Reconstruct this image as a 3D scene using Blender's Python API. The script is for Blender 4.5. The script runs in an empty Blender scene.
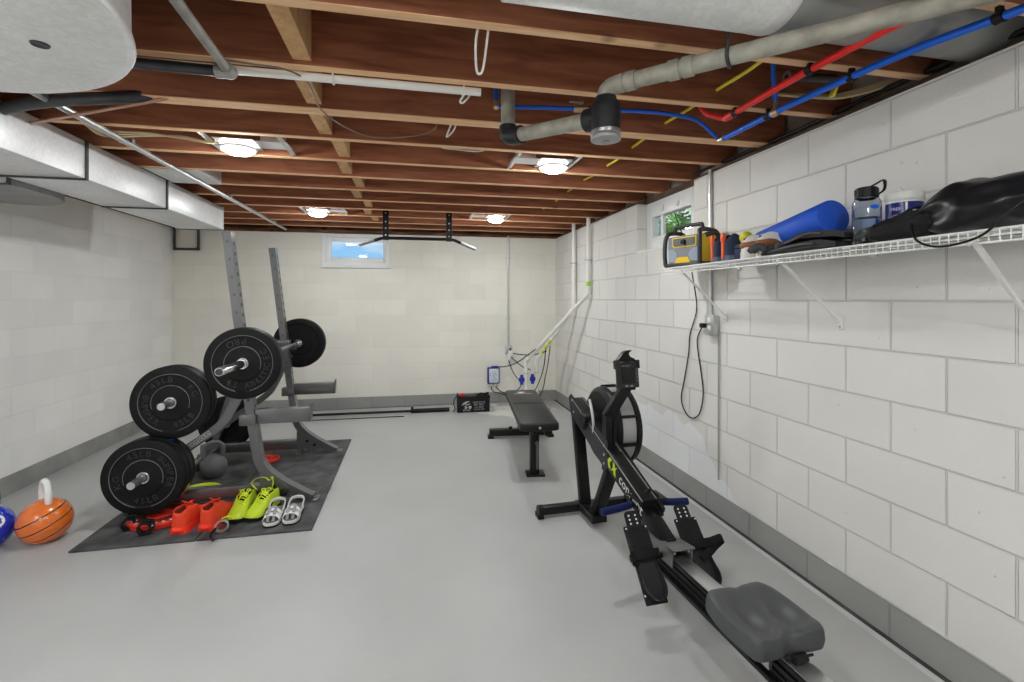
import bpy, bmesh, math, random
from mathutils import Vector, Matrix, noise, Euler
random.seed(7)
PI = math.pi
SC = bpy.context.scene
COL = SC.collection

# ------------------------------------------------------------------ camera, world, exposure
CAM_H = 1.362
FPX = 473.63
cam_d = bpy.data.cameras.new('camera')
cam = bpy.data.objects.new('camera', cam_d)
COL.objects.link(cam)
cam_d.sensor_fit = 'HORIZONTAL'
cam_d.sensor_width = 36.0
cam_d.lens = 36.0 * FPX / 1024.0
cam_d.shift_y = -(341.0 - 298.97) / 1024.0
cam_d.clip_start = 0.02
cam.location = (0, 0, CAM_H)
cam.rotation_euler = (PI / 2, 0, -0.2059)
SC.camera = cam

SC.view_settings.view_transform = 'Standard'
SC.view_settings.look = 'None'
SC.view_settings.exposure = 0.43
SC.view_settings.gamma = 1.0
SC.view_settings.use_curve_mapping = False
try:
    SC.cycles.use_denoising = True
    SC.cycles.diffuse_bounces = 6
    SC.cycles.max_bounces = 12
except Exception:
    pass

LAMP_STRENGTH = 176.0
SKY_STRENGTH = 0.75
w = bpy.data.worlds.new('sky')
SC.world = w
w.use_nodes = True
nt = w.node_tree
nt.nodes.clear()
N = nt.nodes.new
tc = N('ShaderNodeTexCoord')
nz = N('ShaderNodeTexNoise'); nz.inputs['Scale'].default_value = 5.0; nz.inputs['Detail'].default_value = 6.0
mpw = N('ShaderNodeMapping'); mpw.inputs['Scale'].default_value = (1, 1, 3.5); mpw.inputs['Location'].default_value = (0.3, 0.1, 0.15)
rp = N('ShaderNodeValToRGB')
rp.color_ramp.elements[0].position = 0.42; rp.color_ramp.elements[0].color = (0.30, 0.62, 0.98, 1)
rp.color_ramp.elements[1].position = 0.62; rp.color_ramp.elements[1].color = (0.98, 1.0, 1.0, 1)
bg = N('ShaderNodeBackground'); bg.inputs['Strength'].default_value = SKY_STRENGTH
ow = N('ShaderNodeOutputWorld')
nt.links.new(tc.outputs['Generated'], mpw.inputs['Vector'])
nt.links.new(mpw.outputs['Vector'], nz.inputs['Vector'])
nt.links.new(nz.outputs['Fac'], rp.inputs['Fac'])
nt.links.new(rp.outputs['Color'], bg.inputs['Color'])
nt.links.new(bg.outputs['Background'], ow.inputs['Surface'])

# daylight on the plants outside the windows
sun_d = bpy.data.lights.new('sun', 'SUN'); sun_d.energy = 2.5; sun_d.angle = 0.02
sun = bpy.data.objects.new('sun', sun_d); COL.objects.link(sun)
sun.rotation_euler = Euler((math.radians(20), math.radians(-28), 0))

# ------------------------------------------------------------------ materials
MATS = {}
def mat(name, col, rough=0.5, metal=0.0, var=0.0, vscale=6.0, bump=0.0, bscale=60.0, emit=None, trans=0.0, spec=0.5, rvar=0.0, stretch=(1, 1, 1), coat=0.0, alpha=1.0, ior=1.45):
    if name in MATS:
        return MATS[name]
    m = bpy.data.materials.new(name)
    m.use_nodes = True
    t = m.node_tree
    b = t.nodes['Principled BSDF']
    b.inputs['Base Color'].default_value = (*col, 1)
    b.inputs['Roughness'].default_value = rough
    b.inputs['Metallic'].default_value = metal
    b.inputs['Specular IOR Level'].default_value = spec
    b.inputs['IOR'].default_value = ior
    if trans: b.inputs['Transmission Weight'].default_value = trans
    if coat: b.inputs['Coat Weight'].default_value = coat
    if emit:
        b.inputs['Emission Color'].default_value = (*emit[0], 1)
        b.inputs['Emission Strength'].default_value = emit[1]
    if var or bump or rvar:
        co = t.nodes.new('ShaderNodeTexCoord')
        mp = t.nodes.new('ShaderNodeMapping'); mp.inputs['Scale'].default_value = stretch
        t.links.new(co.outputs['Object'], mp.inputs['Vector'])
    if var or rvar:
        n = t.nodes.new('ShaderNodeTexNoise'); n.inputs['Scale'].default_value = vscale; n.inputs['Detail'].default_value = 5
        t.links.new(mp.outputs['Vector'], n.inputs['Vector'])
        if var:
            r = t.nodes.new('ShaderNodeValToRGB')
            r.color_ramp.elements[0].position = 0.3; r.color_ramp.elements[1].position = 0.7
            r.color_ramp.elements[0].color = (*[max(0, c * (1 - var)) for c in col], 1)
            r.color_ramp.elements[1].color = (*[min(1, c * (1 + var)) for c in col], 1)
            t.links.new(n.outputs['Fac'], r.inputs['Fac'])
            t.links.new(r.outputs['Color'], b.inputs['Base Color'])
        if rvar:
            mr = t.nodes.new('ShaderNodeMapRange')
            mr.inputs['To Min'].default_value = max(0.02, rough - rvar); mr.inputs['To Max'].default_value = min(1, rough + rvar)
            t.links.new(n.outputs['Fac'], mr.inputs['Value'])
            t.links.new(mr.outputs['Result'], b.inputs['Roughness'])
    if bump:
        n2 = t.nodes.new('ShaderNodeTexNoise'); n2.inputs['Scale'].default_value = bscale; n2.inputs['Detail'].default_value = 3
        t.links.new(mp.outputs['Vector'], n2.inputs['Vector'])
        bp = t.nodes.new('ShaderNodeBump'); bp.inputs['Strength'].default_value = bump; bp.inputs['Distance'].default_value = 0.004
        t.links.new(n2.outputs['Fac'], bp.inputs['Height'])
        t.links.new(bp.outputs['Normal'], b.inputs['Normal'])
    MATS[name] = m
    return m

WALLC = (0.765, 0.752, 0.718)
def block_mat(name, axis, u0, col, strength, patch=False):
    """painted concrete block: 16 x 8 inch running bond, joints struck slightly back"""
    m = bpy.data.materials.new(name); m.use_nodes = True
    t = m.node_tree; b = t.nodes['Principled BSDF']; N = t.nodes.new; L = t.links.new
    co = N('ShaderNodeTexCoord'); sp = N('ShaderNodeSeparateXYZ'); L(co.outputs['Object'], sp.inputs[0])
    au = N('ShaderNodeMath'); au.operation = 'ADD'; au.inputs[1].default_value = -u0 + 0.4064 * 30
    L(sp.outputs[axis], au.inputs[0])
    av = N('ShaderNodeMath'); av.operation = 'ADD'; av.inputs[1].default_value = -0.1353 + 0.4064
    L(sp.outputs['Z'], av.inputs[0])
    cb = N('ShaderNodeCombineXYZ'); L(au.outputs[0], cb.inputs['X']); L(av.outputs[0], cb.inputs['Y'])
    br = N('ShaderNodeTexBrick')
    br.inputs['Scale'].default_value = 1.0; br.inputs['Mortar Size'].default_value = 0.0045; br.inputs['Mortar Smooth'].default_value = 0.35
    br.inputs['Brick Width'].default_value = 0.4064; br.inputs['Row Height'].default_value = 0.2032
    br.offset = 0.5; br.offset_frequency = 2
    c1 = [c * 1.03 for c in col]; c2 = [c * 0.965 for c in col]
    br.inputs['Color1'].default_value = (*c1, 1); br.inputs['Color2'].default_value = (*c2, 1)
    br.inputs['Mortar'].default_value = (*[c * (1 - 0.15 * strength) for c in col], 1)
    L(cb.outputs[0], br.inputs['Vector'])
    n = N('ShaderNodeTexNoise'); n.inputs['Scale'].default_value = 2.2; n.inputs['Detail'].default_value = 5
    L(co.outputs['Object'], n.inputs['Vector'])
    mx = N('ShaderNodeMix'); mx.data_type = 'RGBA'; mx.blend_type = 'MULTIPLY'; mx.inputs['Factor'].default_value = 1
    rr = N('ShaderNodeValToRGB'); rr.color_ramp.elements[0].position = 0.3; rr.color_ramp.elements[0].color = (0.94, 0.94, 0.94, 1)
    rr.color_ramp.elements[1].position = 0.7; rr.color_ramp.elements[1].color = (1, 1, 1, 1)
    L(n.outputs['Fac'], rr.inputs['Fac']); L(br.outputs['Color'], mx.inputs[6]); L(rr.outputs['Color'], mx.inputs[7])
    outc = mx.outputs[2]
    if patch:   # fresh white patching coat low on the wall
        pn = N('ShaderNodeTexNoise'); pn.inputs['Scale'].default_value = 5.0; pn.inputs['Detail'].default_value = 4
        L(co.outputs['Object'], pn.inputs['Vector'])
        # top edge of the patch: z < 0.16 + 0.36*(Y-2.4) clamped to .53
        a1 = N('ShaderNodeMapRange'); a1.inputs['From Min'].default_value = 2.42; a1.inputs['From Max'].default_value = 2.95
        a1.inputs['To Min'].default_value = 0.12; a1.inputs['To Max'].default_value = 0.50
        L(sp.outputs['Y'], a1.inputs['Value'])
        s1 = N('ShaderNodeMath'); s1.operation = 'SUBTRACT'; L(a1.outputs['Result'], s1.inputs[0]); L(sp.outputs['Z'], s1.inputs[1])
        s2 = N('ShaderNodeMath'); s2.operation = 'MULTIPLY_ADD'; L(pn.outputs['Fac'], s2.inputs[0]); s2.inputs[1].default_value = 0.22; s2.inputs[2].default_value = -0.11
        s3 = N('ShaderNodeMath'); s3.operation = 'ADD'; L(s1.outputs[0], s3.inputs[0]); L(s2.outputs[0], s3.inputs[1])
        st = N('ShaderNodeMapRange'); st.inputs['From Min'].default_value = -0.004; st.inputs['From Max'].default_value = 0.004; L(s3.outputs[0], st.inputs['Value'])
        yl = N('ShaderNodeMapRange'); yl.inputs['From Min'].default_value = 4.3; yl.inputs['From Max'].default_value = 3.9; L(sp.outputs['Y'], yl.inputs['Value'])
        mu = N('ShaderNodeMath'); mu.operation = 'MULTIPLY'; L(st.outputs['Result'], mu.inputs[0]); L(yl.outputs['Result'], mu.inputs[1])
        m2 = N('ShaderNodeMix'); m2.data_type = 'RGBA'; L(mu.outputs[0], m2.inputs['Factor']); L(outc, m2.inputs[6]); m2.inputs[7].default_value = (0.82, 0.83, 0.84, 1)
        outc = m2.outputs[2]
    L(outc, b.inputs['Base Color'])
    b.inputs['Roughness'].default_value = 0.55
    b.inputs['Specular IOR Level'].default_value = 0.3
    fn = N('ShaderNodeTexNoise'); fn.inputs['Scale'].default_value = 90; fn.inputs['Detail'].default_value = 4
    L(co.outputs['Object'], fn.inputs['Vector'])
    fv = N('ShaderNodeTexVoronoi'); fv.inputs['Scale'].default_value = 14.0; L(co.outputs['Object'], fv.inputs['Vector'])
    pit = N('ShaderNodeMapRange'); pit.inputs['From Min'].default_value = 0.03; pit.inputs['From Max'].default_value = 0.06; L(fv.outputs['Distance'], pit.inputs['Value'])
    iv = N('ShaderNodeMath'); iv.operation = 'MULTIPLY_ADD'; L(br.outputs['Fac'], iv.inputs[0]); iv.inputs[1].default_value = -1.0; iv.inputs[2].default_value = 1.0
    ad = N('ShaderNodeMath'); ad.operation = 'MULTIPLY_ADD'; L(fn.outputs['Fac'], ad.inputs[0]); ad.inputs[1].default_value = 0.12; L(iv.outputs[0], ad.inputs[2])
    ad2 = N('ShaderNodeMath'); ad2.operation = 'MULTIPLY_ADD'; L(pit.outputs['Result'], ad2.inputs[0]); ad2.inputs[1].default_value = 0.25; L(ad.outputs[0], ad2.inputs[2])
    bp = N('ShaderNodeBump'); bp.inputs['Strength'].default_value = strength; bp.inputs['Distance'].default_value = 0.010
    L(ad2.outputs[0], bp.inputs['Height']); L(bp.outputs['Normal'], b.inputs['Normal'])
    return m

def wood_mat(name, c1, c2, stretch, scale=3.0, rough=0.75):
    m = bpy.data.materials.new(name); m.use_nodes = True
    t = m.node_tree; b = t.nodes['Principled BSDF']; N = t.nodes.new; L = t.links.new
    co = N('ShaderNodeTexCoord'); mp = N('ShaderNodeMapping'); mp.inputs['Scale'].default_value = stretch
    L(co.outputs['Object'], mp.inputs['Vector'])
    n = N('ShaderNodeTexNoise'); n.inputs['Scale'].default_value = scale; n.inputs['Detail'].default_value = 8; n.inputs['Distortion'].default_value = 0.8
    L(mp.outputs['Vector'], n.inputs['Vector'])
    r = N('ShaderNodeValToRGB'); r.color_ramp.elements[0].position = 0.33; r.color_ramp.elements[1].position = 0.68
    r.color_ramp.elements[0].color = (*c1, 1); r.color_ramp.elements[1].color = (*c2, 1)
    L(n.outputs['Fac'], r.inputs['Fac'])
    v = N('ShaderNodeTexVoronoi'); v.inputs['Scale'].default_value = 2.6; v.inputs['Randomness'].default_value = 1
    L(co.outputs['Object'], v.inputs['Vector'])
    kr = N('ShaderNodeMapRange'); kr.inputs['From Min'].default_value = 0.03; kr.inputs['From Max'].default_value = 0.10
    kr.inputs['To Min'].default_value = 0.35; kr.inputs['To Max'].default_value = 1.0
    L(v.outputs['Distance'], kr.inputs['Value'])
    mx = N('ShaderNodeMix'); mx.data_type = 'RGBA'; mx.blend_type = 'MULTIPLY'; mx.inputs['Factor'].default_value = 1
    L(r.outputs['Color'], mx.inputs[6]); L(kr.outputs['Result'], mx.inputs[7])
    L(mx.outputs[2], b.inputs['Base Color'])
    b.inputs['Roughness'].default_value = rough; b.inputs['Specular IOR Level'].default_value = 0.25
    bp = N('ShaderNodeBump'); bp.inputs['Strength'].default_value = 0.25; bp.inputs['Distance'].default_value = 0.004
    L(n.outputs['Fac'], bp.inputs['Height']); L(bp.outputs['Normal'], b.inputs['Normal'])
    MATS[name] = m
    return m

def galv_mat(name, col, scale=26.0, rough=0.42, metal=0.55):
    m = bpy.data.materials.new(name); m.use_nodes = True
    t = m.node_tree; b = t.nodes['Principled BSDF']; N = t.nodes.new; L = t.links.new
    co = N('ShaderNodeTexCoord')
    v = N('ShaderNodeTexVoronoi'); v.inputs['Scale'].default_value = scale; L(co.outputs['Object'], v.inputs['Vector'])
    n = N('ShaderNodeTexNoise'); n.inputs['Scale'].default_value = 4; n.inputs['Detail'].default_value = 6; L(co.outputs['Object'], n.inputs['Vector'])
    sx = N('ShaderNodeSeparateColor'); L(v.outputs['Color'], sx.inputs[0])
    ad = N('ShaderNodeMath'); ad.operation = 'MULTIPLY_ADD'; L(sx.outputs[0], ad.inputs[0]); ad.inputs[1].default_value = 0.35; L(n.outputs['Fac'], ad.inputs[2])
    r = N('ShaderNodeValToRGB'); r.color_ramp.elements[0].position = 0.35; r.color_ramp.elements[1].position = 0.95
    r.color_ramp.elements[0].color = (*[c * 0.90 for c in col], 1); r.color_ramp.elements[1].color = (*[min(1, c * 1.08) for c in col], 1)
    L(ad.outputs[0], r.inputs['Fac']); L(r.outputs['Color'], b.inputs['Base Color'])
    b.inputs['Roughness'].default_value = rough; b.inputs['Metallic'].default_value = metal
    MATS[name] = m
    return m

# ------------------------------------------------------------------ mesh builder
class MB:
    def __init__(self):
        self.bm = bmesh.new()
        self.mi = 0
    def _tag(self, faces):
        for f in faces: f.material_index = self.mi
        return self
    def box(self, c, s, rot=None, bev=0.0, seg=2, taper=None):
        """c centre, s full size; rot Euler tuple or Matrix; taper = (sx, sy) scale of the top"""
        r = bmesh.ops.create_cube(self.bm, size=1.0)
        vs = r['verts']
        for v in vs:
            k = 1.0
            x, y, z = v.co.x * s[0], v.co.y * s[1], v.co.z * s[2]
            if taper and z > 0: x *= taper[0]; y *= taper[1]
            v.co = Vector((x, y, z))
        fs = list({f for v in vs for f in v.link_faces})
        if bev > 0:
            es = list({e for v in vs for e in v.link_edges})
            q = bmesh.ops.bevel(self.bm, geom=es, offset=bev, segments=seg, profile=0.5, affect='EDGES')
            vs = list({v for f in q['faces'] for v in f.verts} | {v for v in vs if v.is_valid})
            fs = list({f for v in vs for f in v.link_faces})
        M = Matrix.Identity(3)
        if rot is not None:
            M = rot if isinstance(rot, Matrix) else Euler(rot).to_matrix()
        C = Vector(c)
        for v in vs: v.co = M @ v.co + C
        return self._tag(fs)
    def bb(self, x0, x1, y0, y1, z0, z1, bev=0.0):
        return self.box(((x0 + x1) / 2, (y0 + y1) / 2, (z0 + z1) / 2), (abs(x1 - x0), abs(y1 - y0), abs(z1 - z0)), bev=bev)
    def beam(self, p0, p1, wa, wb, up=(0, 0, 1), bev=0.0):
        """rectangular bar from p0 to p1; wa across (perpendicular to up), wb along up"""
        p0 = Vector(p0); p1 = Vector(p1); d = (p1 - p0); L = d.length; d.normalize()
        u = Vector(up); a = d.cross(u)
        if a.length < 1e-6: a = d.cross(Vector((1, 0, 0)))
        a.normalize(); u = a.cross(d).normalized()
        M = Matrix((a, d, u)).transposed()
        return self.box((p0 + p1) / 2, (wa, L, wb), rot=M, bev=bev)
    def cyl(self, p0, p1, r0, r1=None, seg=20, caps=True):
        p0 = Vector(p0); p1 = Vector(p1); r1 = r0 if r1 is None else r1
        d = (p1 - p0).normalized()
        a = d.orthogonal().normalized(); b = d.cross(a)
        A, B = [], []
        for i in range(seg):
            t = 2 * PI * i / seg
            o = a * math.cos(t) + b * math.sin(t)
            A.append(self.bm.verts.new(p0 + o * r0)); B.append(self.bm.verts.new(p1 + o * r1))
        fs = []
        for i in range(seg):
            j = (i + 1) % seg
            fs.append(self.bm.faces.new((A[i], A[j], B[j], B[i])))
        if caps:
            fs.append(self.bm.faces.new(A[::-1])); fs.append(self.bm.faces.new(B))
        return self._tag(fs)
    def tube(self, pts, r, seg=10, n=0, closed=False, flat=None):
        """sweep a circle (or ellipse: flat = (ra, rb, up)) along pts; n = spline subdivisions per span"""
        P = [Vector(p) for p in pts]
        if n: P = spline(P, n, closed)
        m = len(P); rings = []
        T = []
        for i in range(m):
            if closed: d = P[(i + 1) % m] - P[i - 1]
            else: d = P[min(i + 1, m - 1)] - P[max(i - 1, 0)]
            T.append(d.normalized() if d.length > 1e-9 else Vector((0, 0, 1)))
        a = T[0].orthogonal().normalized()
        if flat:
            u = Vector(flat[2]); a = (u - T[0] * u.dot(T[0]))
            a = a.normalized() if a.length > 1e-5 else T[0].orthogonal().normalized()
        rr = r if hasattr(r, '__len__') else None
        for i in range(m):
            if flat:
                u = Vector(flat[2]); q = u - T[i] * u.dot(T[i])
                if q.length > 1e-4: a = q.normalized()
            else:
                a = (a - T[i] * a.dot(T[i])); a.normalize()
            b = T[i].cross(a)
            ring = []
            rad = rr[min(i, len(rr) - 1)] if rr else r
            for k in range(seg):
                t = 2 * PI * k / seg
                if flat: o = a * (flat[0] * math.cos(t)) + b * (flat[1] * math.sin(t))
                else: o = (a * math.cos(t) + b * math.sin(t)) * rad
                ring.append(self.bm.verts.new(P[i] + o))
            rings.append(ring)
        fs = []
        for i in range(m if closed else m - 1):
            A, B = rings[i], rings[(i + 1) % m]
            for k in range(seg):
                j = (k + 1) % seg
                fs.append(self.bm.faces.new((A[k], A[j], B[j], B[k])))
        if not closed:
            fs.append(self.bm.faces.new(rings[0][::-1])); fs.append(self.bm.faces.new(rings[-1]))
        return self._tag(fs)
    def lathe(self, prof, c=(0, 0, 0), axis='Z', seg=32, ang=None, mis=None):
        """prof: list of (radius, height) along axis"""
        C = Vector(c)
        def pos(r, h, t):
            x, y = r * math.cos(t), r * math.sin(t)
            if axis == 'Z': return C + Vector((x, y, h))
            if axis == 'Y': return C + Vector((x, h, -y))
            return C + Vector((h, x, y))
        rings = []
        for r, h in prof:
            if r < 1e-6: rings.append([self.bm.verts.new(pos(0, h, 0))])
            else: rings.append([self.bm.verts.new(pos(r, h, 2 * PI * k / seg)) for k in range(seg)])
        fs = []
        for i in range(len(rings) - 1):
            A, B = rings[i], rings[i + 1]
            new = []
            for k in range(seg):
                j = (k + 1) % seg
                if len(A) == 1 and len(B) == 1: continue
                if len(A) == 1: new.append(self.bm.faces.new((A[0], B[j], B[k])))
                elif len(B) == 1: new.append(self.bm.faces.new((A[k], A[j], B[0])))
                else: new.append(self.bm.faces.new((A[k], A[j], B[j], B[k])))
            if mis:
                for f in new: f.material_index = mis[i]
            else:
                self._tag(new)
            fs += new
        return self
    def poly(self, pts, vec):
        """extrude the closed polygon pts (3-D) by vec"""
        A = [self.bm.verts.new(Vector(p)) for p in pts]
        V = Vector(vec)
        B = [self.bm.verts.new(Vector(p) + V) for p in pts]
        n = len(A)
        fs = [self.bm.faces.new(A[::-1]), self.bm.faces.new(B)]
        for i in range(n):
            j = (i + 1) % n
            fs.append(self.bm.faces.new((A[i], A[j], B[j], B[i])))
        return self._tag(fs)
    def quad(self, pts):
        f = self.bm.faces.new([self.bm.verts.new(Vector(p)) for p in pts])
        return self._tag([f])
    def sphere(self, c, r, sc=(1, 1, 1), seg=24, rings=14, rot=None):
        q = bmesh.ops.create_uvsphere(self.bm, u_segments=seg, v_segments=rings, radius=1.0)
        M = Euler(rot).to_matrix() if rot else Matrix.Identity(3)
        for v in q['verts']:
            v.co = M @ Vector((v.co.x * r * sc[0], v.co.y * r * sc[1], v.co.z * r * sc[2])) + Vector(c)
        return self._tag({f for v in q['verts'] for f in v.link_faces})
    def blob(self, c, rad, seed=0, amp=0.2, freq=2.0, power=1.0, flat=None, seg=32, rings=20, creases=0.0, cdir=(1, 0, 0)):
        """lumpy soft shape; power < 1 makes it boxier; flat = z below which it is squashed flat"""
        q = bmesh.ops.create_uvsphere(self.bm, u_segments=seg, v_segments=rings, radius=1.0)
        C = Vector(c); S = Vector((seed * 3.1, seed * 1.7, seed * 2.3)); cd = Vector(cdir)
        for v in q['verts']:
            d = v.co.normalized()
            p = Vector([math.copysign(abs(x) ** power, x) for x in d])
            k = 1 + amp * noise.fractal(d * freq + S, 1.0, 2.0, 4)
            if creases:
                k += creases * math.sin(9 * d.dot(cd) + 3 * noise.noise(d * 2.5 + S)) * (0.4 + 0.6 * abs(noise.noise(d * 1.7 - S)))
            o = Vector((p.x * rad[0] * k, p.y * rad[1] * k, p.z * rad[2] * k))
            if flat is not None and o.z < flat: o.z = flat + (o.z - flat) * 0.05
            v.co = C + o
        return self._tag({f for v in q['verts'] for f in v.link_faces})
    def xform(self, M):
        bmesh.ops.transform(self.bm, matrix=M, verts=self.bm.verts)
        return self
    def add_mesh(self, me, M):
        vs = [self.bm.verts.new(M @ v.co) for v in me.vertices]
        fs = []
        for p in me.polygons:
            try: fs.append(self.bm.faces.new([vs[i] for i in p.vertices]))
            except ValueError: pass
        return self._tag(fs)

def spline(P, n, closed=False):
    out = []
    m = len(P)
    for i in range(m if closed else m - 1):
        p1, p2 = P[i], P[(i + 1) % m]
        p0 = P[i - 1] if (i > 0 or closed) else p1 * 2 - p2
        p3 = P[(i + 2) % m] if (i + 2 < m or closed) else p2 * 2 - p1
        for k in range(n):
            t = k / n
            out.append(0.5 * ((2 * p1) + (p2 - p0) * t + (2 * p0 - 5 * p1 + 4 * p2 - p3) * t * t + (3 * p1 - p0 - 3 * p2 + p3) * t ** 3))
    if not closed: out.append(P[-1].copy())
    return out

def rpoly(pts, r, n=5):
    """round the corners of a 2-D polygon"""
    out = []
    m = len(pts)
    for i in range(m):
        p0, p1, p2 = Vector(pts[i - 1]), Vector(pts[i]), Vector(pts[(i + 1) % m])
        a, b = (p0 - p1), (p2 - p1)
        q = min(r, a.length * 0.49, b.length * 0.49)
        A, B = p1 + a.normalized() * q, p1 + b.normalized() * q
        for k in range(n + 1):
            t = k / n
            out.append((A * (1 - t) ** 2 + p1 * 2 * t * (1 - t) + B * t * t))
    return out

def mk(name, mb, mats, parent=None, world=False, smooth=True, angle=38, sub=0, origin=None):
    me = bpy.data.meshes.new(name)
    bm = mb.bm
    bmesh.ops.recalc_face_normals(bm, faces=bm.faces)
    if world and parent is not None:
        r = parent
        while r.parent: r = r.parent
        Mi = r.matrix_basis.inverted()
        bmesh.ops.transform(bm, matrix=Mi, verts=bm.verts)
    if origin is not None:
        bmesh.ops.translate(bm, vec=-Vector(origin), verts=bm.verts)
    bm.to_mesh(me); bm.free()
    for m in (mats if isinstance(mats, (list, tuple)) else [mats]): me.materials.append(m)
    if smooth:
        for p in me.polygons: p.use_smooth = True
        me.set_sharp_from_angle(angle=math.radians(angle))
    o = bpy.data.objects.new(name, me)
    COL.objects.link(o)
    if origin is not None: o.location = origin
    if parent is not None: o.parent = parent
    if sub:
        s = o.modifiers.new('subdivision', 'SUBSURF'); s.levels = sub; s.render_levels = sub
    return o

def tag(o, label, cat, group=None):
    o['label'] = label; o['category'] = cat
    if group: o['group'] = group
    return o
def thing(name, label, cat, loc=(0, 0, 0), rotz=0.0, group=None):
    o = bpy.data.objects.new(name, None)
    o.empty_display_size = 0.1
    o.location = loc; o.rotation_euler = (0, 0, rotz)
    COL.objects.link(o)
    return tag(o, label, cat, group)
def struct(name, mb, m, **k):
    o = mk(name, mb, m, **k)
    o['kind'] = 'structure'
    return o
def dup(root, loc=None, rotz=None, label=None, group=None, rot=None):
    r = root.copy(); COL.objects.link(r)
    if loc is not None: r.location = loc
    if rotz is not None: r.rotation_euler = (0, 0, rotz)
    if rot is not None: r.rotation_euler = rot
    if label: r['label'] = label
    if group: r['group'] = group
    for ch in list(root.children):
        c = ch.copy(); COL.objects.link(c); c.parent = r
        for g in list(ch.children):
            d = g.copy(); COL.objects.link(d); d.parent = c
    return r

_tc = {}
def glyphs(s, size, depth):
    k = (s, size, depth)
    if k not in _tc:
        cu = bpy.data.curves.new('txt', 'FONT'); cu.body = s; cu.size = size; cu.extrude = depth
        cu.align_x = 'CENTER'; cu.align_y = 'CENTER'; cu.resolution_u = 3
        ob = bpy.data.objects.new('txt', cu); COL.objects.link(ob)
        bpy.context.view_layer.update()
        me = bpy.data.meshes.new_from_object(ob)
        bpy.data.objects.remove(ob)
        _tc[k] = me
    return _tc[k]
def text_on(mb, s, size, depth, M, sx=1.0):
    """flat lettering: local x right, y up, z out; M places it"""
    return mb.add_mesh(glyphs(s, size, depth), M @ Matrix.Diagonal((sx, 1, 1, 1)))
def frame(o, x, y):
    """matrix with origin o, x axis x, y axis y"""
    x = Vector(x).normalized(); y = Vector(y); y = (y - x * y.dot(x)).normalized(); z = x.cross(y)
    M = Matrix((x, y, z)).transposed().to_4x4(); M.translation = Vector(o)
    return M

# shared materials
M_block_r = block_mat('painted_block_side', 'Y', 1.961, WALLC, 0.9, patch=True)
M_block_l = block_mat('painted_block_far_side', 'Y', 3.9654 + 0.2032, (0.92, 0.91, 0.89), 0.3)
M_block_b = block_mat('painted_block_end', 'X', -1.512 + 0.2032, (0.86, 0.84, 0.765), 0.3)
M_curb = mat('grey_base_paint', (0.32, 0.318, 0.305), 0.6, var=0.22, vscale=4, bump=0.15, bscale=30)
M_floor = mat('grey_floor_paint', (0.42, 0.42, 0.417), 0.42, var=0.07, vscale=1.3, bump=0.04, bscale=25, rvar=0.1, spec=0.4)
def worn_floor(m):
    # paint worn through to pale concrete in the far corner by the sump
    t = m.node_tree; bs = t.nodes['Principled BSDF']; N = t.nodes.new; L = t.links.new
    src = bs.inputs['Base Color'].links[0].from_socket
    co = N('ShaderNodeTexCoord'); ds = N('ShaderNodeVectorMath'); ds.operation = 'DISTANCE'; ds.inputs[1].default_value = (1.22, 5.62, 0)
    L(co.outputs['Object'], ds.inputs[0])
    n = N('ShaderNodeTexNoise'); n.inputs['Scale'].default_value = 5.5; n.inputs['Detail'].default_value = 6; L(co.outputs['Object'], n.inputs['Vector'])
    ad = N('ShaderNodeMath'); ad.operation = 'MULTIPLY_ADD'; L(n.outputs['Fac'], ad.inputs[0]); ad.inputs[1].default_value = 1.3; L(ds.outputs['Value'], ad.inputs[2])
    mr = N('ShaderNodeMapRange'); mr.inputs['From Min'].default_value = 1.02; mr.inputs['From Max'].default_value = 0.94; L(ad.outputs[0], mr.inputs['Value'])
    mx = N('ShaderNodeMix'); mx.data_type = 'RGBA'; L(mr.outputs['Result'], mx.inputs['Factor']); L(src, mx.inputs[6]); mx.inputs[7].default_value = (0.66, 0.65, 0.62, 1)
    L(mx.outputs[2], bs.inputs['Base Color'])
worn_floor(M_floor)
M_wood = wood_mat('red_brown_joist_wood', (0.235, 0.080, 0.040), (0.42, 0.155, 0.08), (1.0, 9, 9))
M_edge = wood_mat('tan_joist_edge', (0.78, 0.46, 0.25), (0.92, 0.62, 0.37), (1.2, 14, 14))
M_block_wood = wood_mat('fresh_blocking_wood', (0.52, 0.30, 0.14), (0.70, 0.44, 0.22), (8, 8, 1.5))
M_sub = wood_mat('subfloor_boards', (0.09, 0.045, 0.028), (0.16, 0.085, 0.05), (6, 1, 1))
M_sill = wood_mat('sill_wood', (0.10, 0.05, 0.03), (0.36, 0.17, 0.08), (1, 1.4, 5))
M_rim = mat('rim_masonry', (0.42, 0.36, 0.30), 0.9, var=0.3, vscale=7)
M_galv = galv_mat('galvanised_sheet', (0.80, 0.80, 0.81), 75, 0.42, 0.3)
M_galv2 = galv_mat('dull_galvanised_sheet', (0.80, 0.81, 0.79), 70, 0.5, 0.15)
M_seam = mat('duct_seam', (0.06, 0.06, 0.06), 0.6)
M_darkmetal = mat('dark_pipe', (0.06, 0.06, 0.065), 0.45, 0.5, var=0.3, vscale=12)
M_emt = mat('conduit_metal', (0.62, 0.63, 0.64), 0.32, 0.85, var=0.06, vscale=10)
M_steelpipe = mat('steel_pipe', (0.40, 0.38, 0.36), 0.5, 0.5, var=0.25, vscale=14)
M_white = mat('white_plastic', (0.82, 0.82, 0.80), 0.4)
M_pvc = mat('pvc_white', (0.83, 0.82, 0.78), 0.35)
M_blackp = mat('black_plastic', (0.008, 0.008, 0.0085), 0.42, spec=0.3)
M_blackm = mat('black_powder_coat', (0.009, 0.009, 0.0095), 0.36, 0.0, spec=0.3)
M_rubber = mat('black_rubber', (0.014, 0.014, 0.014), 0.55, bump=0.12, bscale=140)
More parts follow.
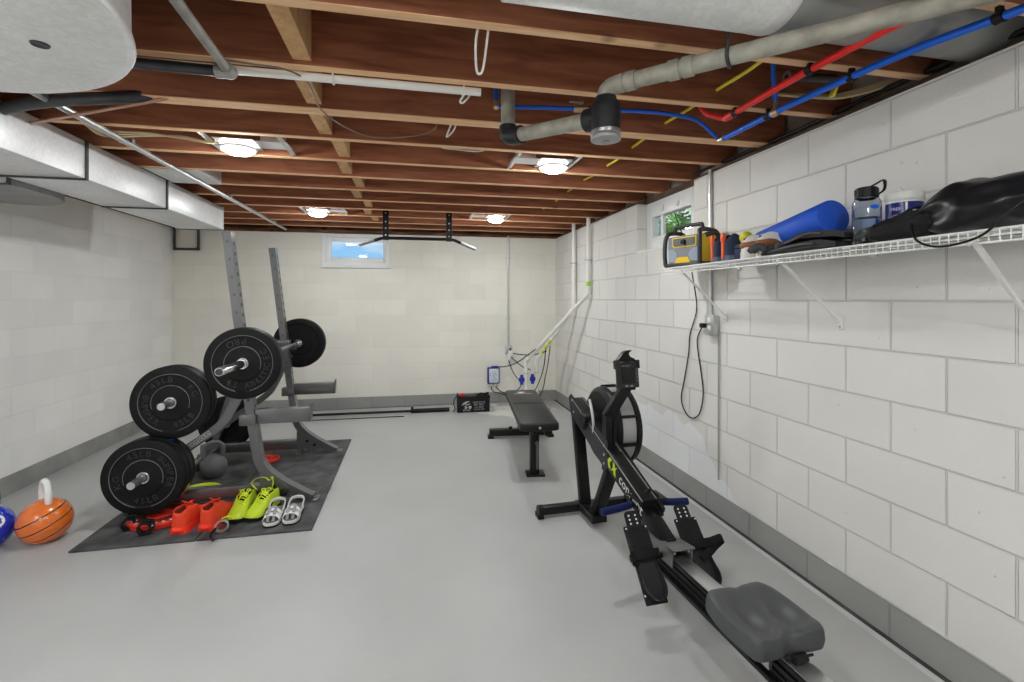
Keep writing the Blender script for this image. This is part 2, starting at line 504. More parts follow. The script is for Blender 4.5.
M_chrome = mat('chrome', (0.78, 0.78, 0.79), 0.22, 1.0, var=0.05, vscale=30)
M_steel = mat('satin_steel', (0.55, 0.55, 0.56), 0.35, 0.9)
M_rackgrey = mat('grey_rack_paint', (0.155, 0.155, 0.16), 0.30, 0.7, coat=0.25)
M_redp = mat('red_plastic', (0.75, 0.02, 0.015), 0.4)
M_letter = mat('white_print', (0.75, 0.75, 0.75), 0.5)
M_cord = mat('cord_rubber', (0.014, 0.014, 0.014), 0.5, spec=0.3)

# ------------------------------------------------------------------ room shell
XR, XL, YB, YF = 1.883, -2.755, 6.169, -3.0
ZW = 2.175
def yb(x): return YB - 0.018 * x
# floor
struct('floor', MB().bb(XL - 0.25, XR + 0.25, YF - 0.2, YB + 0.4, -0.1, 0.0), M_floor, smooth=False)
# right wall with window opening
WR = (2.92, 3.763, 1.757)
b = MB()
b.bb(XR, XR + 0.2, YF, WR[0], 0, ZW); b.bb(XR, XR + 0.2, WR[1], YB + 0.3, 0, ZW); b.bb(XR, XR + 0.2, WR[0], WR[1], 0, WR[2])
struct('wall_right', b, M_block_r, smooth=False)
struct('wall_left', MB().bb(XL - 0.2, XL, YF, YB + 0.35, 0, ZW + 0.02), M_block_l, smooth=False)
# back wall, a touch out of square
WB = (-1.085, -0.30, 1.785)
def bw(b, x0, x1, z0, z1, d=0.2):
    b.poly([(x0, yb(x0), z0), (x1, yb(x1), z0), (x1, yb(x1) + d, z0), (x0, yb(x0) + d, z0)], (0, 0, z1 - z0))
b = MB()
bw(b, XL - 0.2, WB[0], 0, ZW); bw(b, WB[1], XR + 0.2, 0, ZW); bw(b, WB[0], WB[1], 0, WB[2])
struct('wall_back', b, M_block_b, smooth=False)
struct('wall_front', MB().bb(XL - 0.2, XR + 0.2, YF - 0.2, YF, 0, ZW + 0.3), M_block_b, smooth=False)
# grey painted base course
CH = 0.1353
M_curb_r = block_mat('grey_base_blocks', 'Y', 1.961, (0.33, 0.33, 0.318), 0.9)
M_curb_b = block_mat('grey_base_end', 'X', -0.507, (0.33, 0.33, 0.318), 0.8)
struct('baseboard_right', MB().bb(XR - 0.007, XR, YF, yb(XR) - 0.007, 0, CH), M_curb_r, smooth=False)
struct('baseboard_left', MB().bb(XL, XL + 0.007, YF, yb(XL) - 0.007, 0, CH), M_curb, smooth=False)
b = MB(); x0, x1 = XL + 0.007, XR - 0.007
b.poly([(x0, yb(x0) - 0.007, 0), (x1, yb(x1) - 0.007, 0), (x1, yb(x1), 0), (x0, yb(x0), 0)], (0, 0, CH))
struct('baseboard_back', b, M_curb_b, smooth=False)
# dark gap and pale slab edge along the walls
M_gapd = mat('slab_gap', (0.05, 0.05, 0.05), 0.8, var=0.4, vscale=10)
M_edgef = mat('pale_slab_edge', (0.56, 0.56, 0.55), 0.6, var=0.12, vscale=6)
struct('trim_7', MB().bb(XR - 0.032, XR - 0.007, YF, yb(XR) - 0.007, 0, 0.0015), M_gapd, smooth=False)
struct('trim_8', MB().bb(XR - 0.062, XR - 0.032, YF, yb(XR) - 0.04, 0, 0.0012), M_edgef, smooth=False)
struct('trim_9', MB().bb(XL + 0.007, XR - 0.033, yb(0) - 0.030, yb(0) - 0.006, 0, 0.0015), M_gapd, smooth=False)
# sill plates and rims on top of the walls
ZJ = 2.222
b = MB().bb(XR + 0.065, XR + 0.17, YF, WR[0], ZW, ZJ); b.bb(XR + 0.065, XR + 0.17, WR[1], YB + 0.2, ZW, ZJ)
b.bb(XR + 0.085, XR + 0.17, WR[0], WR[1], ZW, ZJ)
struct('trim_1', b, wood_mat('dark_sill', (0.05, 0.035, 0.028), (0.16, 0.10, 0.07), (1, 1.4, 5)), smooth=False)
struct('trim_2', MB().bb(XL - 0.16, XL - 0.015, YF, YB + 0.2, ZW + 0.02, ZJ), M_sill, smooth=False)
b = MB(); b.bb(XL - 0.2, XR + 0.2, YB + 0.07, YB + 0.2, ZW, ZJ)
struct('trim_3', b, M_sill, smooth=False)
struct('trim_4', MB().bb(XR + 0.17, XR + 0.21, YF, YB + 0.3, ZW, 2.50), M_rim, smooth=False)
struct('trim_5', MB().bb(XL - 0.2, XL - 0.165, YF, YB + 0.3, ZW + 0.02, 2.50), M_sill, smooth=False)
struct('trim_6', MB().bb(XL - 0.2, XR + 0.2, YB + 0.24, YB + 0.28, ZW, 2.50), M_sill, smooth=False)
struct('ceiling', MB().bb(XL - 0.2, XR + 0.2, YF - 0.2, YB + 0.3, 2.46, 2.50), M_sub, smooth=False)

# joists: dark red-brown faces, lighter tan bottom edges
ZT = 2.46
JY = [1.48 + 0.4064 * k for k in range(-7, 12)]
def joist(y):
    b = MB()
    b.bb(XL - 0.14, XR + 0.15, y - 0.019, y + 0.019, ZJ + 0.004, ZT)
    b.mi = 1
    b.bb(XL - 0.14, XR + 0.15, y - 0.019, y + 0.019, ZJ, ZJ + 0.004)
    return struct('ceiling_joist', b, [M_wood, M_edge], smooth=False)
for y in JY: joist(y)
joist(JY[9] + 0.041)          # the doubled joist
# staggered solid bridging between the joists
BX = [-0.40, -0.435, -0.455, -0.415, -0.45, -0.405, -0.465, -0.41, -0.45, -0.41]
for k, x in enumerate(BX):
    y0, y1 = JY[7 + k] + 0.0195, JY[8 + k] - 0.0195
    if k == 2: y0 += 0.041
    struct('bridging_block', MB().bb(x - 0.02 * 1.6, x + 0.02 * 1.6, y0, y1, ZJ + 0.02, ZT - 0.02), M_block_wood, smooth=False)

# windows
M_glass = mat('window_glass', (0.96, 0.98, 0.98), 0.02, trans=1.0)
M_frame = mat('white_vinyl', (0.86, 0.87, 0.87), 0.35)
t = bpy.data.objects.new('window_1', None); COL.objects.link(t); t['kind'] = 'structure'
t.location = (-0.69, yb(-0.69), 1.785)
b = MB(); y = yb(-0.69)
ox0, ox1, oz0, oz1 = -1.104, -0.280, 1.762, 2.170
gx0, gx1, gz0, gz1 = -0.993, -0.371, 1.878, 2.080
b.bb(ox0, -1.055, y - 0.018, y + 0.09, oz0, oz1, 0.004); b.bb(-0.33, ox1, y - 0.018, y + 0.09, oz0, oz1, 0.004)
b.bb(-1.055, -0.33, y - 0.018, y + 0.09, oz0, oz0 + 0.052, 0.004); b.bb(-1.055, -0.33, y - 0.018, y + 0.09, oz1 - 0.045, oz1, 0.004)
mk('window_frame', b, M_frame, t, world=True)
b = MB(); y2 = y + 0.03
b.bb(-1.055, gx0, y2, y2 + 0.05, oz0 + 0.052, oz1 - 0.045, 0.003); b.bb(gx1, -0.33, y2, y2 + 0.05, oz0 + 0.052, oz1 - 0.045, 0.003)
b.bb(gx0, gx1, y2, y2 + 0.05, oz0 + 0.052, gz0, 0.003); b.bb(gx0, gx1, y2, y2 + 0.05, gz1, oz1 - 0.045, 0.003)
b.bb(-0.70, -0.66, y2 - 0.012, y2, gz1 + 0.005, gz1 + 0.022)
mk('sash', b, M_frame, t, world=True)
mk('pane', MB().bb(gx0, gx1, y2 + 0.02, y2 + 0.026, gz0, gz1), M_glass, t, world=True)
mk('window_sill', MB().bb(ox0 - 0.01, ox1 + 0.012, y - 0.035, y, oz0 - 0.014, oz0, 0.004), M_frame, t, world=True)

t = bpy.data.objects.new('window_2', None); COL.objects.link(t); t['kind'] = 'structure'
t.location = (XR + 0.1, 3.34, WR[2])
b = MB(); X0, X1 = XR + 0.085, XR + 0.15
f0, f1, fz0, fz1 = 2.925, 3.757, WR[2] + 0.03, ZW - 0.002
g0, g1, h0, h1 = 3.09, 3.66, 1.878, 2.045
b.bb(X0, X1, f0, g0, fz0, fz1, 0.004); b.bb(X0, X1, g1, f1, fz0, fz1, 0.004)
b.bb(X0, X1, g0, g1, fz0, h0, 0.004); b.bb(X0, X1, g0, g1, h1, fz1, 0.004)
mk('window_frame', b, M_frame, t, world=True)
b = MB(); b.bb(X0 + 0.02, X0 + 0.045, 3.515, 3.55, h0, h1)
mk('mullion', b, M_frame, t, world=True)
mk('pane', MB().bb(X0 + 0.03, X0 + 0.034, g0, g1, h0, h1), M_glass, t, world=True)
for yy in (3.25, 3.48):
    b = MB(); b.box((X0 - 0.008, yy, 2.095), (0.016, 0.028, 0.04), bev=0.004); b.box((X0 - 0.016, yy, 2.080), (0.012, 0.016, 0.03), bev=0.003)
    mk('window_latch', b, M_frame, t, world=True)
b = MB(); b.poly([(XR - 0.004, 2.922, WR[2] - 0.002), (XR - 0.004, 3.761, WR[2] - 0.002), (X1, 3.761, WR[2] + 0.03), (X1, 2.922, WR[2] + 0.03)], (0, 0, 0.012))
mk('window_sill', b, M_block_l, t, world=True, smooth=False)

# ------------------------------------------------------------------ ceiling lights (these light the room)
M_lens = mat('lamp_lens', (1, 1, 1), 0.4, emit=((0.965, 1.0, 1.0), LAMP_STRENGTH))
M_junction = galv_mat('lamp_plate', (0.72, 0.72, 0.72), 40, 0.35, 0.7)
def lamp(x, y, s, label):
    r = thing('ceiling_light', label, 'ceiling light', (x, y, 2.19), 0, 'round ceiling lights between the joists')
    b = MB(); b.lathe([(0.0, -0.021), (0.030, -0.020), (0.055, -0.015), (0.070, -0.006), (0.076, 0.004)], seg=36)
    mk('lens', b, M_lens, r)
    b = MB(); b.lathe([(0.076, 0.014), (0.076, 0.004), (0.086, 0.003), (0.094, 0.007), (0.095, 0.014), (0.076, 0.016)], seg=36)
    mk('trim_ring', b, M_white, r)
    b = MB(); b.bb(-0.10, 0.10, -0.10, 0.10, 0.036, 0.040)
    b.bb(s * 0.10, s * 0.27, -0.08, 0.05, 0.036, 0.040)
    b.bb(s * 0.13, s * 0.24, -0.07, 0.03, 0.04, 0.10, 0.004)
    b.lathe([(0.070, 0.012), (0.070, 0.036)], seg=24)
    mk('mounting_plate', b, M_junction, r)
    for q in (-0.13, 0.25):
        b = MB(); b.bb(s * q - 0.012, s * q + 0.012, -0.178, 0.178, 0.040, 0.046); b.bb(s * q - 0.012, s * q - 0.009, -0.178, 0.178, 0.034, 0.058)
        mk('hanger_bar', b, M_junction, r)
    b = MB(); b.tube([(s * 0.20, 0.0, 0.10), (s * 0.26, 0.02, 0.14), (s * 0.24, 0.08, 0.19), (s * 0.1, 0.15, 0.2)], 0.008, n=5)
    mk('flexible_conduit', b, M_junction, r)
    return r
lamp(-0.955, 2.905, 1, 'round lit ceiling light by the metal duct, nearest the grey drum')
lamp(-0.915, 4.935, 1, 'round lit ceiling light above the weight rack, in front of the end window')
lamp(0.875, 2.905, -1, 'round lit ceiling light just beyond the drain pipe with the black tee')
lamp(0.855, 4.935, -1, 'round lit ceiling light past the pull-up bar, toward the white pipes')
for x, y, s in ((-0.42, 0.464, 1), (0.70, 0.057, -1), (-2.3, 0.464, 1), (-2.4, 0.87, 1), (-1.42, -0.349, 1), (-2.3, -0.756, 1), (-0.6, -1.57, 1)):  # added lamps out of view, placed to brighten the left wall and room
    lamp(x, y, s, 'added round ceiling light, unseen behind the viewer')

# ------------------------------------------------------------------ ducts
# drum-shaped plenum cap
r = thing('duct_plenum', 'round galvanised drum-shaped duct cap hanging below the joists', 'duct', (-1.24, 1.15, 2.0))
b = MB(); b.lathe([(0.0, 0.0), (0.575, 0.0)], seg=80)
mk('bottom_panel', b, M_galv2, r)
b = MB(); b.lathe([(0.575, 0.0), (0.590, -0.004), (0.594, 0.004), (0.592, 0.016), (0.584, 0.018), (0.582, 0.218), (0.575, 0.218), (0.575, 0.004)], seg=80)
mk('side_band', b, M_galv, r)
b = MB(); b.lathe([(0.0, -0.002), (0.013, -0.002), (0.018, -0.004), (0.020, 0.0)], (0.326, 0.252, 0), seg=20)
mk('hole_plug', b, M_darkmetal, r)
b = MB(); b.box((0.50, -0.02, -0.006), (0.05, 0.016, 0.010), rot=(0, 0, -0.6), bev=0.003)
mk('clip', b, M_darkmetal, r)
# rectangular trunk duct along the left wall
DX0, DX1, DZ0, DZ1 = -2.12, -1.73, 2.011, 2.214
r = thing('trunk_duct', 'long rectangular galvanised duct below the joists beside the pale wall', 'duct', (-1.925, 2.5, DZ0))
ys = [0.2, 1.25, 2.12, 2.975, 3.83, 4.86]
for i in range(len(ys) - 1):
    b = MB(); b.bb(DX0, DX1, ys[i] + 0.004, ys[i + 1] - 0.004, DZ0, DZ1, 0.003)
    b.bb(DX0 + 0.05, DX1 - 0.05, (ys[i] + ys[i + 1]) / 2 - 0.01, (ys[i] + ys[i + 1]) / 2 + 0.01, DZ0 - 0.0015, DZ0)
    mk('duct_section', b, M_galv, r, world=True)
for y in ys[1:-1]:
    b = MB(); b.bb(DX0 - 0.008, DX1 + 0.008, y - 0.010, y + 0.010, DZ0 - 0.008, DZ1 + 0.004)
    mk('drive_cleat', b, M_seam, r, world=True)
b = MB(); b.bb(DX0 - 0.004, DX1 + 0.004, ys[-1] - 0.004, ys[-1] + 0.006, DZ0 - 0.006, DZ1 + 0.004)
mk('end_cap', b, M_galv2, r, world=True)
# lower branch against the wall
r = thing('branch_duct', 'grey duct branch with rounded end low beside the trunk duct', 'duct', (-2.40, 3.4, 1.98))
b = MB(); b.bb(-2.74, -2.135, 1.0, 3.05, 1.985, 2.17, 0.01)
mk('duct_section', b, M_galv2, r, world=True)
b = MB()
pl = [(-2.735, 3.055), (-2.14, 3.055), (-2.14, 3.42), (-2.21, 3.62), (-2.36, 3.74), (-2.55, 3.72), (-2.735, 3.6)]
b.poly([(x, y, 1.985) for x, y in rpoly(pl, 0.12)], (0, 0, 0.185))
mk('boot', b, mat('grey_wrapped_duct', (0.30, 0.30, 0.30), 0.6, 0.2, var=0.15), r, world=True)
b = MB(); b.bb(-2.745, -2.13, 3.04, 3.065, 1.978, 2.176)
mk('drive_cleat', b, M_seam, r, world=True)
# sheet metal panning a joist bay next to the duct
r = thing('bay_panning', 'galvanised sheet closing one joist bay beside the trunk duct', 'duct panel', (-1.58, 3.72, 2.21))
b = MB(); b.bb(DX1 + 0.006, -1.40, JY[12] + 0.006, JY[13] - 0.006, ZJ - 0.006, ZJ - 0.002)
mk('sheet', b, M_galv2, r, world=True)
b = MB(); b.bb(-1.40, -1.396, JY[12] + 0.022, JY[13] - 0.022, ZJ - 0.006, ZT - 0.01)
mk('end_flap', b, M_galv, r, world=True)
# big round duct in the bay near the camera, crossing to the right wall
r = thing('round_duct', 'large round grey duct in the joist bay above the red pipe', 'duct', (1.1, 1.24, 2.20))
b = MB(); b.cyl((0.25, 1.255, 2.337), (1.06, 1.255, 2.337), 0.148, seg=40)
mk('duct_section', b, M_galv2, r, world=True)
b = MB(); b.tube([(1.055, 1.255, 2.337), (1.09, 1.255, 2.337), (1.10, 1.255, 2.337)], [0.149, 0.1495, 0.147], seg=40)
mk('crimped_joint', b, M_galv, r, world=True)
b = MB(); b.cyl((1.10, 1.255, 2.337), (2.0, 1.275, 2.345), 0.144, seg=40)
mk('duct_section', b, mat('dark_galvanised', (0.33, 0.335, 0.32), 0.5, 0.35, var=0.2, vscale=5), r, world=True)

# ------------------------------------------------------------------ pipes, conduits and cables overhead
r = thing('strut_conduit', 'long shiny metal conduit running under the joists beside the trunk duct', 'conduit', (-1.50, 4.0, 2.2))
b = MB(); b.tube([(-1.50, 0.3, 2.198), (-1.49, 6.10, 2.198)], 0.016, seg=14)
mk('conduit_tube', b, M_emt, r, world=True)
for y in (2.9, 4.3, 5.6):
    b = MB(); b.bb(-1.53, -1.465, y - 0.012, y + 0.012, 2.196, 2.219); b.tube([(-1.495, y, 2.181), (-1.495, y + 0.001, 2.181)], 0.004)
    mk('strap', b, M_emt, r, world=True)
r = thing('gas_pipe', 'grey steel pipe with an elbow turning to black along a joist', 'pipe', (-0.64, 1.6, 2.17))
b = MB(); b.cyl((-0.60, 0.5, 2.175), (-0.645, 1.85, 2.175), 0.0165, seg=16)
mk('steel_run', b, M_steelpipe, r, world=True)
b = MB(); b.sphere((-0.645, 1.872, 2.177), 0.026); b.cyl((-0.645, 1.83, 2.176), (-0.645, 1.86, 2.176), 0.024); b.cyl((-0.69, 1.872, 2.177), (-0.655, 1.872, 2.177), 0.024)
mk('elbow', b, M_steelpipe, r, world=True)
b = MB(); b.cyl((-0.66, 1.872, 2.177), (-1.9, 1.872, 2.185), 0.019, seg=16)
mk('black_run', b, M_darkmetal, r, world=True)['label'] = 'black run of the pipe'
r = thing('white_pipe', 'thin white pipe fixed along the underside of a joist', 'pipe', (-0.2, 1.925, 2.19))
b = MB(); b.cyl((-1.0, 1.918, 2.2055), (0.27, 1.918, 2.2055), 0.0155, seg=16)
mk('pipe_run', b, M_pvc, r, world=True)
for x in (-0.3, 0.2):
    b = MB(); b.tube([(x, 1.905, 2.221), (x, 1.905, 2.20), (x, 1.920, 2.188), (x, 1.945, 2.20), (x, 1.945, 2.221)], 0.004, n=3)
    mk('strap', b, M_white, r, world=True)
b = MB(); b.tube([(-2.2, 2.70, 2.12), (-1.774, 2.47, 2.178), (-1.497, 2.35, 2.196), (-1.231, 2.285, 2.206), (-1.12, 2.30, 2.235), (-1.05, 2.31, 2.30)], [0.026] * 40, seg=14, n=6)
tag(mk('black_pipe', b, M_darkmetal, origin=(-1.5, 2.35, 2.17)), 'thick black pipe crossing under the drum toward the joists', 'pipe')
b = MB(); b.tube([(-2.2, 2.85, 2.10), (-1.9, 2.69, 2.165), (-1.387, 2.42, 2.185), (-1.083, 2.30, 2.212), (-1.0, 2.31, 2.25)], 0.008, n=6)
tag(mk('copper_line', b, mat('old_copper', (0.50, 0.30, 0.22), 0.4, 0.7), origin=(-1.4, 2.42, 2.18)), 'thin copper line crossing beside the thick black pipe', 'pipe')
# corner loop pipe
r = thing('corner_pipe', 'black pipe loop dropping below the duct end in the far corner', 'pipe', (-2.6, 6.15, 1.93))
b = MB(); yy = yb(-2.6) - 0.025
b.tube([(XL + 0.04, yy, 2.20), (XL + 0.04, yy, 1.97), (XL + 0.06, yy, 1.945), (-2.49, yy, 1.945), (-2.465, yy, 1.97), (-2.465, yy, 2.20)], 0.014)
mk('pipe_run', b, M_darkmetal, r, world=True)
for x in (XL + 0.045, -2.47):
    b = MB(); b.sphere((x, yy, 1.95), 0.022); mk('elbow', b, M_darkmetal, r, world=True)

# drain pipe with tee
M_drain = mat('weathered_drain', (0.36, 0.345, 0.29), 0.6, 0.15, var=0.28, vscale=16)
M_cast = mat('black_cast_iron', (0.020, 0.021, 0.023), 0.5, 0.2, bump=0.1)
r = thing('drain_pipe', 'grey drain pipe with a black cleanout tee and elbows under the joists', 'pipe', (0.70, 1.64, 1.95))
T = Vector((0.698, 1.645, 0))
b = MB()
b.lathe([(0.0, 0.0), (0.046, 0.0), (0.055, 0.002), (0.055, 0.012), (0.048, 0.018)], (T.x, T.y, 1.947), seg=28)
b.cyl((T.x, T.y, 1.941), (T.x, T.y, 1.948), 0.014, seg=4)
mk('cleanout_plug', b, mat('grey_plug', (0.36, 0.36, 0.36), 0.5), r, world=True)
b = MB(); b.lathe([(0.050, 0.0), (0.056, 0.004), (0.056, 0.016), (0.050, 0.02)], (T.x, T.y, 1.965), seg=28)
mk('hose_clamp', b, M_steel, r, world=True)
b = MB(); b.lathe([(0.046, 0.0), (0.052, 0.0), (0.054, 0.08), (0.050, 0.105), (0.040, 0.118), (0.038, 0.13), (0.0, 0.13)], (T.x, T.y, 1.978), seg=28)
pe = Vector((0.43, 2.06, 2.085))
d = (pe - Vector((T.x, T.y, 2.035))).normalized()
b.cyl(Vector((T.x, T.y, 2.035)), Vector((T.x, T.y, 2.035)) + d * 0.085, 0.043, seg=24)
mk('tee', b, M_cast, r, world=True)
b = MB(); b.tube([(T.x, T.y, 2.10), (T.x + 0.002, T.y - 0.004, 2.125), (T.x + 0.02, T.y - 0.022, 2.142), (T.x + 0.05, T.y - 0.055, 2.144)], 0.033, seg=20, n=5)
mk('bend', b, M_drain, r, world=True)
q0 = Vector((T.x + 0.04, T.y - 0.045, 2.144)); q1 = Vector((1.58, 0.80, 2.146)); d2 = (q1 - q0).normalized()
b = MB(); b.cyl(q0, q1, 0.029, seg=24)
mk('pipe_run', b, M_drain, r, world=True)
for s in (0.02, 0.17, 0.215):
    b = MB(); b.cyl(q0 + d2 * s, q0 + d2 * (s + 0.035), 0.034, seg=24); mk('coupling', b, M_drain, r, world=True)
b = MB(); b.cyl(Vector((T.x, T.y, 2.035)) + d * 0.08, pe - d * 0.03, 0.030, seg=24)
mk('pipe_run', b, M_drain, r, world=True)
b = MB(); b.tube([pe - d * 0.06, pe - d * 0.01, pe + Vector((-0.012, 0.018, 0.012)), pe + Vector((-0.014, 0.022, 0.05))], 0.039, seg=20, n=5)
mk('elbow', b, M_cast, r, world=True)
b = MB(); b.cyl(pe + Vector((-0.014, 0.022, 0.04)), pe + Vector((-0.014, 0.022, 0.36)), 0.031, seg=24)
mk('riser', b, M_drain, r, world=True)
b = MB(); hx = q0 + d2 * 0.36; b.tube([hx + Vector((0, 0, 0.078)), hx + Vector((-0.02, -0.02, 0.03)), hx + Vector((-0.025, -0.02, -0.01)), hx + Vector((0, 0, -0.034)), hx + Vector((0.022, 0.02, -0.01))], 0.006, n=4)
mk('pipe_hook', b, M_darkmetal, r, world=True)

# PEX lines
M_red = mat('red_pex', (0.85, 0.025, 0.02), 0.3)
M_blue = mat('blue_pex', (0.01, 0.13, 0.72), 0.3)
M_brass = mat('brass', (0.62, 0.48, 0.30), 0.35, 0.8)
r = thing('red_water_line', 'red plastic water line running under the joists by the wall', 'pipe', (1.42, 1.5, 2.19))
b = MB(); b.tube([(1.418, 1.90, 2.20), (1.418, 1.5, 2.199), (1.45, 1.10, 2.199), (1.50, 0.7, 2.199)], 0.0135, n=6, seg=14)
mk('pipe_run', b, M_red, r, world=True)
b = MB(); b.cyl((1.418, 1.89, 2.20), (1.418, 1.945, 2.20), 0.017); b.sphere((1.418, 1.945, 2.20), 0.017); b.cyl((1.418, 1.945, 2.20), (1.39, 1.975, 2.215), 0.014)
mk('elbow', b, M_redp, r, world=True)
b = MB(); b.tube([(1.395, 1.97, 2.212), (1.35, 2.0, 2.24), (1.33, 2.02, 2.30), (1.33, 2.02, 2.38)], 0.012, n=5)
mk('branch', b, M_red, r, world=True)
for y in (1.88, 1.47):
    b = MB(); b.cyl((1.419, y - 0.012, 2.2), (1.419, y + 0.012, 2.2), 0.018); b.bb(1.41, 1.428, y - 0.006, y + 0.006, 2.2, 2.222)
    mk('clamp', b, M_blackp, r, world=True)
r = thing('blue_water_line', 'thick blue plastic water line running along the wall beside the red one', 'pipe', (1.6, 1.6, 2.19))
b = MB(); b.tube([(1.567, 2.177, 2.19), (1.571, 1.95, 2.19), (1.578, 1.684, 2.19), (1.62, 1.304, 2.19), (1.70, 1.031, 2.19), (1.78, 0.75, 2.19)], 0.0135, n=6, seg=14)
mk('pipe_run', b, M_blue, r, world=True)
b = MB(); b.cyl((1.566, 2.20, 2.192), (1.5665, 2.16, 2.19), 0.017)
mk('coupling', b, M_brass, r, world=True)
b = MB(); b.tube([(1.566, 2.195, 2.193), (1.50, 2.165, 2.21), (1.42, 2.125, 2.235), (1.33, 2.096, 2.25), (1.14, 2.08, 2.256), (0.86, 2.094, 2.253)], 0.0095, n=6)
b.tube([(0.86, 2.094, 2.253), (0.6, 2.12, 2.25), (0.375, 2.155, 2.25)], 0.0095, n=4)
mk('thin_branch', b, M_blue, r, world=True)
b = MB(); b.sphere((0.375, 2.155, 2.25), 0.014); b.cyl((0.375, 2.155, 2.25), (0.375, 2.155, 2.275), 0.0125)
mk('elbow', b, M_brass, r, world=True)
b = MB(); b.cyl((0.375, 2.155, 2.27), (0.375, 2.155, 2.44), 0.0105)
mk('riser', b, M_blue, r, world=True)
b = MB(); b.cyl((0.735, 2.108, 2.252), (0.80, 2.10, 2.253), 0.017); b.cyl((0.765, 2.105, 2.253), (0.765, 2.10, 2.275), 0.008)
mk('valve', b, M_brass, r, world=True)
b = MB(); b.box((0.745, 2.10, 2.279), (0.07, 0.014, 0.006), bev=0.002); mk('valve_lever', b, M_steel, r, world=True)
for y, x in ((1.86, 1.5735), (1.47, 1.6015), (1.07, 1.688)):
    b = MB(); b.cyl((x, y - 0.012, 2.19), (x, y + 0.012, 2.19), 0.018); b.bb(x - 0.01, x + 0.01, y - 0.006, y + 0.006, 2.19, 2.222)
    mk('clamp', b, M_blackp, r, world=True)
b = MB(); b.cyl((1.575, 1.80, 2.19), (1.574, 1.835, 2.19), 0.017); b.cyl((1.575, 1.818, 2.20), (1.575, 1.818, 2.24), 0.010)
mk('branch_tee', b, M_brass, r, world=True)
b = MB(); b.tube([(1.575, 1.818, 2.235), (1.55, 1.80, 2.30), (1.50, 1.75, 2.42)], 0.0105, n=5)
mk('upward_branch', b, M_blue, r, world=True)
# metal flex stub in the bay
r = thing('pipe_stub', 'short dark metal pipe stub with an open ring end beside the red pipe', 'pipe', (1.5, 1.62, 2.23))
b = MB(); b.cyl((1.47, 1.62, 2.245), (1.68, 1.62, 2.26), 0.016, seg=18)
mk('stub', b, M_darkmetal, r, world=True)
b = MB(); b.lathe([(0.013, 0.0), (0.023, 0.0), (0.023, 0.03), (0.013, 0.03), (0.013, 0.0)], (1.452, 1.62, 2.245), axis='X', seg=20)
mk('ring_end', b, M_steel, r, world=True)

# cables through the joists
M_ycab = mat('yellow_cable', (0.88, 0.74, 0.06), 0.45)
M_tcab = mat('tan_cable', (0.62, 0.50, 0.30), 0.5)
M_wcab = mat('white_cable', (0.78, 0.77, 0.74), 0.45)
b = MB(); pts = []
for k in range(5, 19):
    y = JY[k]
    pts.append((1.31 + 0.012 * math.sin(k * 1.9), y, 2.288)); pts.append((1.312 + 0.012 * math.sin(k * 1.9 + 0.6), y + 0.2, 2.284))
b.tube(pts, 0.0075, n=4, seg=8)
tag(mk('yellow_cable', b, M_ycab, origin=(1.31, 3.0, 2.3)), 'yellow electrical cable threaded through the joists by the wall', 'cable')
b = MB(); b.tube([(1.05, 1.10, 2.19), (1.06, 1.02, 2.183), (1.0, 0.85, 2.20)], 0.0075, n=5)
def pull_loop(pts, label):
    b = MB(); b.tube(pts, 0.0042, n=5, seg=8)
    return tag(mk('hanging_cable', b, M_wcab, origin=pts[len(pts) // 2]), label, 'cable')
b.bm.free()
pull_loop([(0.205, 1.51, 2.24), (0.197, 1.515, 2.18), (0.20, 1.515, 2.10), (0.212, 1.515, 2.088), (0.222, 1.515, 2.11), (0.232, 1.515, 2.18), (0.238, 1.51, 2.235)], 'white cable loop hanging lowest below a joist near the viewer')
pull_loop([(0.22, 1.96, 2.24), (0.205, 1.965, 2.205), (0.19, 1.965, 2.18), (0.205, 1.965, 2.178), (0.235, 1.965, 2.215), (0.245, 1.96, 2.24)], 'short white cable loop below the end of the white pipe')
pull_loop([(0.19, 2.40, 2.25), (0.175, 2.405, 2.21), (0.165, 2.405, 2.18), (0.18, 2.405, 2.19), (0.20, 2.405, 2.215), (0.215, 2.40, 2.25)], 'small white cable loop below the doubled joist')
pull_loop([(0.12, 2.735, 2.27), (0.16, 2.75, 2.235), (0.25, 2.75, 2.228), (0.38, 2.75, 2.226), (0.46, 2.735, 2.26)], 'white cable sagging under a joist beside the drain elbow')
for i, (y, s) in enumerate(((1.02, 0), (1.36, 1), (1.78, 2))):
    b = MB()
    for j in range(2 if s != 2 else 3):
        o = 0.016 * j
        b.tube([(1.62 - 0.02 * s, y + 0.05 + o, 2.275 + 0.01 * j), (1.74, y - 0.02 + o, 2.245 + 0.012 * j), (1.83, y - 0.07 + o, 2.235 + 0.012 * j), (1.93, y - 0.16 + o, 2.25 + 0.012 * j), (2.02, y - 0.22 + o, 2.30)], 0.0065, n=5, seg=8)
    tag(mk('tan_cable', b, M_tcab, origin=(1.85, y, 2.24)), ['pair of tan cables crossing above the wall at the picture edge', 'pair of tan cables above the wall beside the yellow tag', 'bundle of tan cables above the wall beside the blue line end'][s], 'cable')
b = MB(); b.tube([(1.93, y0, 2.232 + 0.006 * math.sin(5 * y0)) for y0 in [0.6 + 0.15 * k for k in range(17)]], 0.010, n=3)
tag(mk('black_cable', b, M_cord, origin=(1.93, 1.8, 2.232)), 'black cable lying along the top edge of the shelf wall', 'cable')
b = MB(); b.box((1.66, 1.60, 2.205), (0.012, 0.02, 0.06), rot=(0.2, 0.3, 0)); tag(mk('yellow_tag', b, M_ycab, origin=(1.66, 1.6, 2.205)), 'small yellow tag hanging by the blue water line', 'tag')
